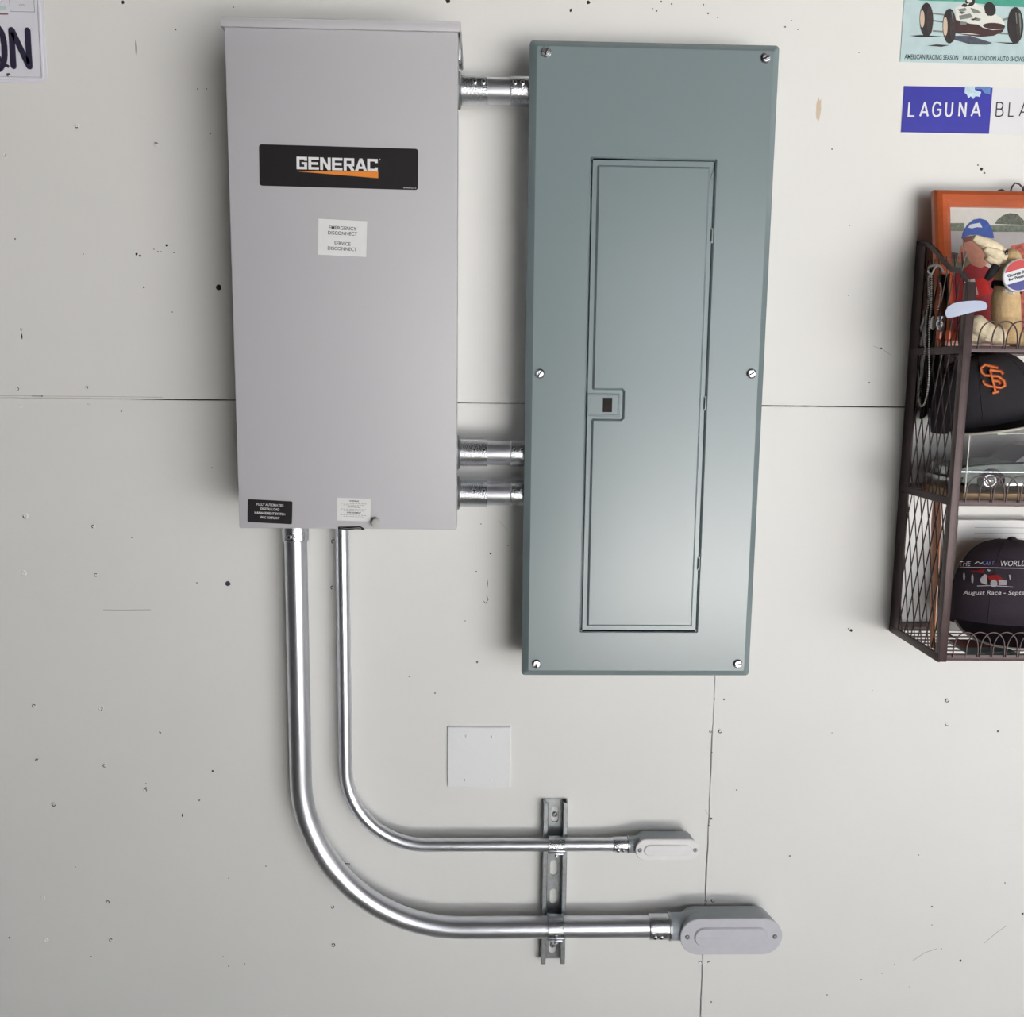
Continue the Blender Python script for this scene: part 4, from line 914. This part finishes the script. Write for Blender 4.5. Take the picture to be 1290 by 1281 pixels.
# ================================================================== CAPS
def cap(name, lbl, cx_px, top_px, base_px, d, W2, Dp, rolld, yawd, trim, brimdrop, fab, seat_z=None, bl_=.062, bw=.064):
    base = U(cx_px, base_px, d); Hc = U(cx_px, top_px, d).z - base.z
    if seat_z is not None: base.z = seat_z
    R_ = Matrix.Rotation(math.radians(yawd), 3, 'Z') @ Matrix.Rotation(math.radians(rolld), 3, 'Y')
    t = thing(name, lbl, 'cap', base)
    def SF(u, v):                 # u angle (0 = front), v 0..1 height
        rr_ = math.cos(v * math.pi / 2) ** .62; zz = Hc * math.sin(v * math.pi / 2) ** .95
        fx = W2 * math.sin(u) * rr_; fy = -Dp * math.cos(u) * rr_
        if math.cos(u) > 0: fy *= 1 - .10 * math.cos(u) * (v * (1 - v)) * 4 * .3
        return Vector((fx, fy, zz))
    wr = lambda p: base + R_ @ p
    bm = BM(); N_, K_ = 48, 16
    Ls = [[wr(SF(2 * math.pi * i / N_, j / K_ * .995)) for i in range(N_)] for j in range(K_ + 1)]
    loops(bm, Ls, False, True); cr = link('crown', bm, fab, t)
    bm = BM(); ball(bm, wr(Vector((0, 0, Hc + .001))), .0075, 14, 8, (1, 1, .6)); link('button', bm, fab, t)
    bm = BM()
    for a_ in (30, 90, 150, 210, 270, 330):
        tube(bm, [wr(SF(math.radians(a_), v_ / 12) * 1.004) for v_ in range(12)], .0007, 6)
    link('seams', bm, fab, t)
    # brim: curved visor going forward and down
    nb, mb = 24, 8; g = []
    for i in range(nb + 1):
        s_ = -1 + 2 * i / nb; u_ = s_ * 1.18; p0 = SF(u_, .03); row = []
        for j in range(mb + 1):
            q_ = j / mb; ext = bl_ * (1 - abs(s_) ** 2.6) ** .55 if abs(s_) < 1 else 0
            x_ = p0.x * (1 + .02 * q_); y_ = p0.y - ext * q_
            e_ = ext / bl_; z_ = p0.z - brimdrop * q_ * e_ - .004 * s_ * s_ * q_
            row.append(wr(Vector((x_, y_, z_))))
        g.append(row)
    vs = [[bm_ for bm_ in r] for r in g]
    bm = BM(); V = [[bm.verts.new(p) for p in r] for r in vs]
    for i in range(nb):
        for j in range(mb): bm.faces.new((V[i][j], V[i + 1][j], V[i + 1][j + 1], V[i][j + 1]))
    bmesh.ops.solidify(bm, geom=bm.faces[:], thickness=.0022)
    link('brim', bm, fab, t)
    bm = BM(); tube(bm, [r[-1] for r in vs], .0019, 8); link('brim_edge', bm, trim, t)
    def onC(px, py, lift=.0008):
        """point of the crown seen at a photo pixel"""
        o_ = Vector((0, -D, H)); v = ray(px, py); Ri = R_.transposed()
        for s_ in range(400):
            pass
        lo_, best = None, None
        a_ = (D - d - .13) / v.y; st = .0006 / v.y
        for s_ in range(420):
            p = Ri @ (o_ + v * (a_ + s_ * st) - base)
            if p.z > 0 and p.z < Hc:
                vv = math.asin(min(1, (p.z / Hc) ** (1 / .95))) / (math.pi / 2); rr_ = math.cos(vv * math.pi / 2) ** .62
                if (p.x / (W2 * rr_ + 1e-6)) ** 2 + (p.y / (Dp * rr_ + 1e-6)) ** 2 < 1:
                    return o_ + v * (a_ + s_ * st - lift / v.y)
        return o_ + v * (a_ + 200 * st)
    return t, cr, onC, wr
BLK = mat('black_cotton', (32, 29, 34), .85, 0, .15, 300, .3, 900); PUR = mat('purple_black_cotton', (44, 34, 46), .85, 0, .15, 300, .3, 900)
TRW = mat('pale_piping', (206, 200, 192), .6); TRG = mat('grey_piping', (150, 142, 138), .6)
zbs = zb0 + .006
# cart cap on the bottom shelf
ct, cr, onC, wr = cap('baseball_cap', 'black cap with racing car embroidery and white lettering, on the bottom shelf', 1266, 680, 783, .086, .094, .058, 0, -8, TRG, .026, PUR, bl_=.046)
def emb(name, m, fn, par):
    b2 = fn(); link(name, b2, m, par, False)
def cstroke(polys, w, onC_, closed=False):
    bm = BM()
    for L in polys:
        L2 = []
        for (a_, b_) in zip(L, L[1:]):
            for k_ in range(4): L2.append((a_[0] + (b_[0] - a_[0]) * k_ / 4, a_[1] + (b_[1] - a_[1]) * k_ / 4))
        L2.append(L[-1]); tube(bm, [onC_(*p) for p in L2], w, 5)
    return bm
def cpoly(polys, onC_, lift=.0012):
    bm = BM()
    for L in polys:
        b2 = bmesh.new(); vs = [b2.verts.new((p[0], p[1], 0)) for p in L]; b2.faces.new(vs); 
        bmesh.ops.triangulate(b2, faces=b2.faces[:]); bmesh.ops.subdivide_edges(b2, edges=b2.edges[:], cuts=2, use_grid_fill=True)
        for v in b2.verts: v.co = onC_(v.co.x, v.co.y, lift)
        merge(bm, b2)
    bmesh.ops.solidify(bm, geom=bm.faces[:], thickness=.0003); return bm
def ctext(body, x0_, x1_, yb_, hpx, onC_, bold=.01, shear=.2, slope=0):
    return text_bm(body, lambda u, v, dd=0: onC_(u, yb_ - v + slope * (u - x0_), .0008 if dd < .5 else .0016), x0_, 0, hpx, x1_ - x0_, bold, 0, 1, 'LEFT', shear)
SLV = mat('white_thread', (214, 210, 216), .7, 0, .1, 300); RED = mat('red_thread', (190, 44, 44), .7, 0, .1, 300); BLT = mat('blue_thread', (120, 122, 190), .7)
emb('lettering', SLV, lambda: ctext('THE', 1209, 1223, 713, 6.5, onC), cr)
emb('lettering', BLT, lambda: ctext('CART', 1238, 1253, 711.5, 5.5, onC), cr)
emb('lettering', SLV, lambda: ctext('WORLD', 1260.5, 1293, 713, 7.5, onC), cr)
emb('lettering', SLV, lambda: ctext('August Race - September', 1213, 1312, 749, 5.5, onC), cr)
emb('underline', SLV, lambda: cstroke([[(1209, 714.5), (1240, 715), (1265, 715.5), (1300, 716)], [(1231, 738), (1250, 737.5), (1276, 739.5)], [(1228, 710), (1232, 707.5), (1236, 710), (1238, 708)]], .0006, onC), cr)
emb('embroidered_car', RED, lambda: cpoly([[(1222, 719), (1240, 717), (1239, 722), (1228, 720)], [(1243, 725), (1256, 724), (1265, 730), (1258, 733), (1247, 731)]], onC), cr)
emb('embroidered_car_body', SLV, lambda: cpoly([[(1234, 730), (1240, 723), (1243, 724), (1244, 737), (1236, 734)], E_(1252, 735, 4.5, 5, 12), [(1258, 730), (1268, 731), (1268, 737), (1258, 737)], E_(1214.5, 726, 1.5, 5, 8), E_(1225, 729, 1.5, 6, 8), [(1271, 724), (1272.5, 724), (1273, 730), (1272, 730)], [(1243, 717), (1249, 718), (1246, 720)]], onC, .0016), cr)
# giants style cap on the display case
# ================================================================== DISPLAY CASE WITH MODEL CAR on the middle shelf
zm = zb1 + .0055
cxl = U(1219, 580, .160).x; cyf, cyb = .160, .030; czt = U(1240, 547, .160).z; czb = zm + .012; cxr = cxl + .34
t = thing('display_case', 'clear plastic display case holding a model car, on the middle shelf', 'display case', ((cxl + cxr) / 2, -.095, zm))
ACR = glass('clear_acrylic', (150, 150, 154), .03, .07)
bm = BM(); box(bm, cxl - .006, cxr + .006, -cyf - .006, -cyb + .006, zm, czb, .001); link('base', bm, mat('case_base_tan', (196, 160, 122), .5, 0, .1, 20), t)
bm = BM(); w_ = .0018
box(bm, cxl, cxr, -cyf, -cyf + w_, czb, czt); box(bm, cxl, cxr, -cyb - w_, -cyb, czb, czt); box(bm, cxl, cxl + w_, -cyf + w_, -cyb - w_, czb, czt); box(bm, cxr - w_, cxr, -cyf + w_, -cyb - w_, czb, czt); box(bm, cxl, cxr, -cyf, -cyb, czt, czt + w_)
link('clear_cover', bm, ACR, t, False)
bm = BM(); e_ = .0009
cor = [(cxl, -cyf), (cxr, -cyf), (cxr, -cyb), (cxl, -cyb)]
for a_, b_ in cor: tube(bm, [(a_, b_, czb), (a_, b_, czt + w_)], e_, 6)
for i in range(4): tube(bm, [(*cor[i], czt + w_), (*cor[(i + 1) % 4], czt + w_)], e_, 6)
link('edges', bm, mat('acrylic_edge', (214, 208, 204), .3), t)
bm = BM(); box(bm, U(1256, 546, .16).x, U(1267, 546, .16).x, -cyf - .001, -cyf + .012, czt - .0005, czt + .0030, .0005); link('tape', bm, mat('pale_tape', (190, 200, 176), .5), t)
# model car, nose to the left
GRN = mat('dark_green_car_paint', (44, 66, 58), .38, .1, .05, 30, coat=.15); PPL = mat('dark_plum_car_paint', (56, 42, 60), .4, .1, .05, 30, coat=.15)
wxf = U(1249, 600, .145).x; gz = czb; wr_ = .0165
k0 = wxf - .048      # nose
t = thing('model_car', 'dark green classic coupe model car with chrome bumper inside the clear case', 'model car', (k0 + .13, -.095, gz))
CL_ = .262; ya, yb2 = -.142, -.052
def loftx(prof_low, prof_high, wfun, n_=9):
    pass
lowp = [(.002, .016), (.003, .030), (.012, .036), (.050, .040), (.095, .042), (.17, .043), (.225, .041), (.255, .037), (.262, .028), (.260, .014)]
def profile(xs, shrink=0): return xs
bm = BM()
bot = [(.260, .012), (.230, .010)] + [(.210 + wr_ * 1.18 * math.cos(math.radians(a_)), .0165 + wr_ * 1.18 * math.sin(math.radians(a_))) for a_ in range(-20, 201, 20)][0:0]
def arch(cx): return [(cx - 1.15 * wr_ * math.cos(math.radians(a_)), .0155 + 1.15 * wr_ * math.sin(math.radians(a_))) for a_ in range(-15, 196, 15)]
side = [(.004, .013)] + arch(.048) + [(.10, .009), (.16, .009)] + arch(.205) + [(.258, .014)] + lowp[::-1][1:]
side = side[:]
ymid = (ya + yb2) / 2; Ls = []
for yy, sc_ in ((ya + .004, .985), (ya + .001, 1.0), (ya, .93), ):
    pass
def lay(yy, zs, xs): return [Vector((k0 + .13 + (x - .13) * xs, yy, gz + (z * zs if z > .02 else z))) for x, z in side]
Ls = [lay(ya, .93, .985), lay(ya + .003, .985, .998), lay(ya + .012, 1.0, 1.0), lay(yb2 - .012, 1.0, 1.0), lay(yb2 - .003, .985, .998), lay(yb2, .93, .985)]
loops(bm, Ls); link('body', bm, GRN, t)
roof = [(.078, .040), (.105, .062), (.120, .066), (.165, .066), (.185, .060), (.215, .041)]
def rl(yy, s, dz=0): return [Vector((k0 + .146 + (x - .146) * s, yy, gz + .040 + (z - .040) * s + dz)) for x, z in roof]
bm = BM(); loops(bm, [rl(ya + .004, .97), rl(ya + .014, .98), rl(ya + .022, 1.0), rl(yb2 - .022, 1.0), rl(yb2 - .014, .98), rl(yb2 - .004, .97)]); link('cabin', bm, PPL, t)
bm = BM(); WN = [(.093, .043), (.110, .0585), (.142, .0600), (.142, .043)]
poly(bm, WN, lambda u, v, dd=0: Vector((k0 + u, ya + .0035 - dd, gz + v)), 0, .0012); poly(bm, [(.148, .043), (.148, .060), (.172, .0585), (.190, .045)], lambda u, v, dd=0: Vector((k0 + u, ya + .0035 - dd, gz + v)), 0, .0012)
link('window', bm, mat('car_glass', (70, 66, 78), .08, 0, .1, 30, coat=.6), t, False)
bm = BM()
for L in ([(.118, .044), (.130, .059)], [(.118, .044), (.142, .044)]): stroke(bm, L, .0014, lambda u, v, dd=0: Vector((k0 + u, ya + .0022 - dd, gz + v)), 0, .0012)
box(bm, k0 + .004, k0 + .258, ya - .0012, ya + .001, gz + .0265, gz + .0280); box(bm, k0 + .070, k0 + .184, ya - .0008, ya + .001, gz + .0085, gz + .0115)
link('chrome_trim', bm, CHROME, t, False)
bm = BM(); tube(bm, [(k0 + .012, ya - .001, gz + .017), (k0 - .002, ya + .004, gz + .016), (k0 - .006, ya + .02, gz + .016), (k0 - .006, yb2 - .02, gz + .016), (k0 - .002, yb2 - .004, gz + .016), (k0 + .012, yb2 + .001, gz + .017)], .0030, 8); link('bumper', bm, CHROME, t)
TY = mat('rubber', (26, 24, 28), .7)
for cx in (.048, .205):
    for yy, dr in ((ya + .001, 1), (yb2 - .001, -1)):
        bm = BM(); lathe(bm, (k0 + cx, yy, gz + .0150), (0, dr, 0), [(0, .010), (-.0006, .0125), (0, .0145), (.002, .0150), (.011, .0150), (.012, .013)], 28); wl = link('wheel', bm, TY, t)
        bm = BM(); lathe(bm, (k0 + cx, yy, gz + .0150), (0, -dr, 0), [(-.001, .0088), (.0006, .0088), (.0010, .0070), (-.0002, .0055), (.0012, .0022), (.0018, .001)], 20); link('hubcap', bm, CHROME, wl)
for yy in (ya + .012, yb2 - .012):
    bm = BM(); lathe(bm, (k0 + .006, yy, gz + .029), (-1, 0, 0), [(0, .0062), (.005, .0062), (.0065, .0050), (.0075, .002)], 18); link('headlight', bm, mat('lens', (228, 228, 226), .1), t)
bm = BM(); box(bm, k0 - .0005, k0 + .004, ya + .024, yb2 - .024, gz + .020, gz + .032, .001); link('grille', bm, CHROME, t)

cs = 1.22
t.scale = (cs, 1, 1.16); t.location = (wxf - .048 * cs + .13 * cs, -.095, gz)

# ------------------------------------------------ cap on the case
ct, cr, onC, wr = cap('baseball_cap', 'black cap with orange interlocked SF letters, resting on the clear display case', 1242, 450, 538, .092, .090, .066, -11, 8, TRW, .004, BLK, seat_z=czt + .014, bl_=.046)
ORT = mat('orange_thread', (224, 126, 66), .7, 0, .1, 300); ORD = mat('dark_orange_thread', (150, 62, 36), .7, 0, .1, 300)
def dl(p):  # logo in local pixels, tilted clockwise
    return p
Sx = [(1259, 467), (1257, 463), (1241, 460), (1236, 464), (1237, 470), (1242, 473.5), (1255, 472.5), (1259, 474.5)]
Sx = [(1257, 463.5), (1241, 459.5), (1235.5, 463.5), (1236.5, 469.5), (1241, 473), (1257, 474), (1264.5, 480), (1265.5, 486), (1260.5, 488.5), (1246, 486.5), (1240, 484), (1238, 479.5)]
Fx = [(1247, 466), (1260, 467.5), (1263.5, 471.5)]
L_ = [Sx, Fx, [(1247, 466), (1254, 494)], [(1249.5, 479), (1258, 480.5), (1259.5, 484)], [(1250, 495), (1258, 493)]]
emb('team_letters', ORD, lambda: cstroke(L_, .0030, lambda a_, b_: onC(a_, b_, -.0012)), cr)
emb('team_letters_face', ORT, lambda: cstroke(L_, .0016, lambda a_, b_: onC(a_, b_, .0018)), cr)

# ------------------------------------------------ things on the bottom shelf
zbs = zb0 + .0056
a0, a1 = U(1206, 662, .022), U(1350, 662, .022)
t = thing('white_card', 'large white card standing behind the embroidered cap on the bottom shelf', 'card', (a0.x + .08, -.02, zbs))
bm = BM(); box(bm, a0.x, min(a1.x, X1 - .01), -.024, -.020, zbs, U(1250, 655, .022).z, .0004); cd = link('sheet', bm, mat('white_card_stock', (224, 224, 224), .35, 0, .02, 10), t)
bm = BM()
for k_ in range(3):
    z_ = U(1250, 665 + 7 * k_, .0245).z; box(bm, a0.x + .03, min(a1.x, X1 - .01) - .004, -.0244, -.0238, z_, z_ + .0008)
link('ruled_lines', bm, GREYI, cd, False)
# wooden stick leaning by the left side
STK = mat('varnished_wood', (186, 112, 64), .35, 0, .25, 14, coat=.3, stretch=(6, 6, 1))
pa = UX(1176, 797, X0 + .016); pb = UX(1181, 622, X0 + .020)
t = thing('wooden_paddle', 'slender reddish brown wooden paddle standing inside the left lattice of the wire shelf', 'paddle', (pa.x, pa.y, zbs))
bm = BM(); pa.z = max(pa.z, zbs); zt_ = zb1 - .004
rows = []
for i in range(15):
    q_ = i / 14; w_ = .008 + .009 * math.sin(min(1, q_ * 1.1) * math.pi / 2) ** 2 - (.006 * max(0, q_ - .9) * 10); c_ = Vector((pa.x + (pb.x - pa.x) * q_, pa.y + (pb.y - pa.y) * q_, zbs + (zt_ - zbs) * q_))
    rows.append([c_ + Vector((.003 * math.cos(a_), w_ * math.sin(a_), 0)) for a_ in [2 * math.pi * j / 14 for j in range(14)]])
loops(bm, rows); link('blade', bm, STK, t)
# small booklet flat on the wires
t = thing('ticket_booklet', 'small teal and red booklet lying under the embroidered cap on the bottom shelf', 'booklet', (U(1240, 815, .14).x, -.14, zbs))
b0, b1 = U(1212, 812, .150).x, U(1270, 818, .150).x
bm = BM(); box(bm, b0, b1, -.176, -.105, zbs, zbs + .005, .0005); bk_ = link('booklet', bm, mat('teal_card', (110, 136, 134), .5, 0, .15, 60), t)
bm = BM(); box(bm, b0 + .0008, b1 - .0008, -.150, -.1055, zbs + .0049, zbs + .0056); link('red_strip', bm, mat('brick_card', (120, 60, 56), .5, 0, .15, 60), bk_, False)
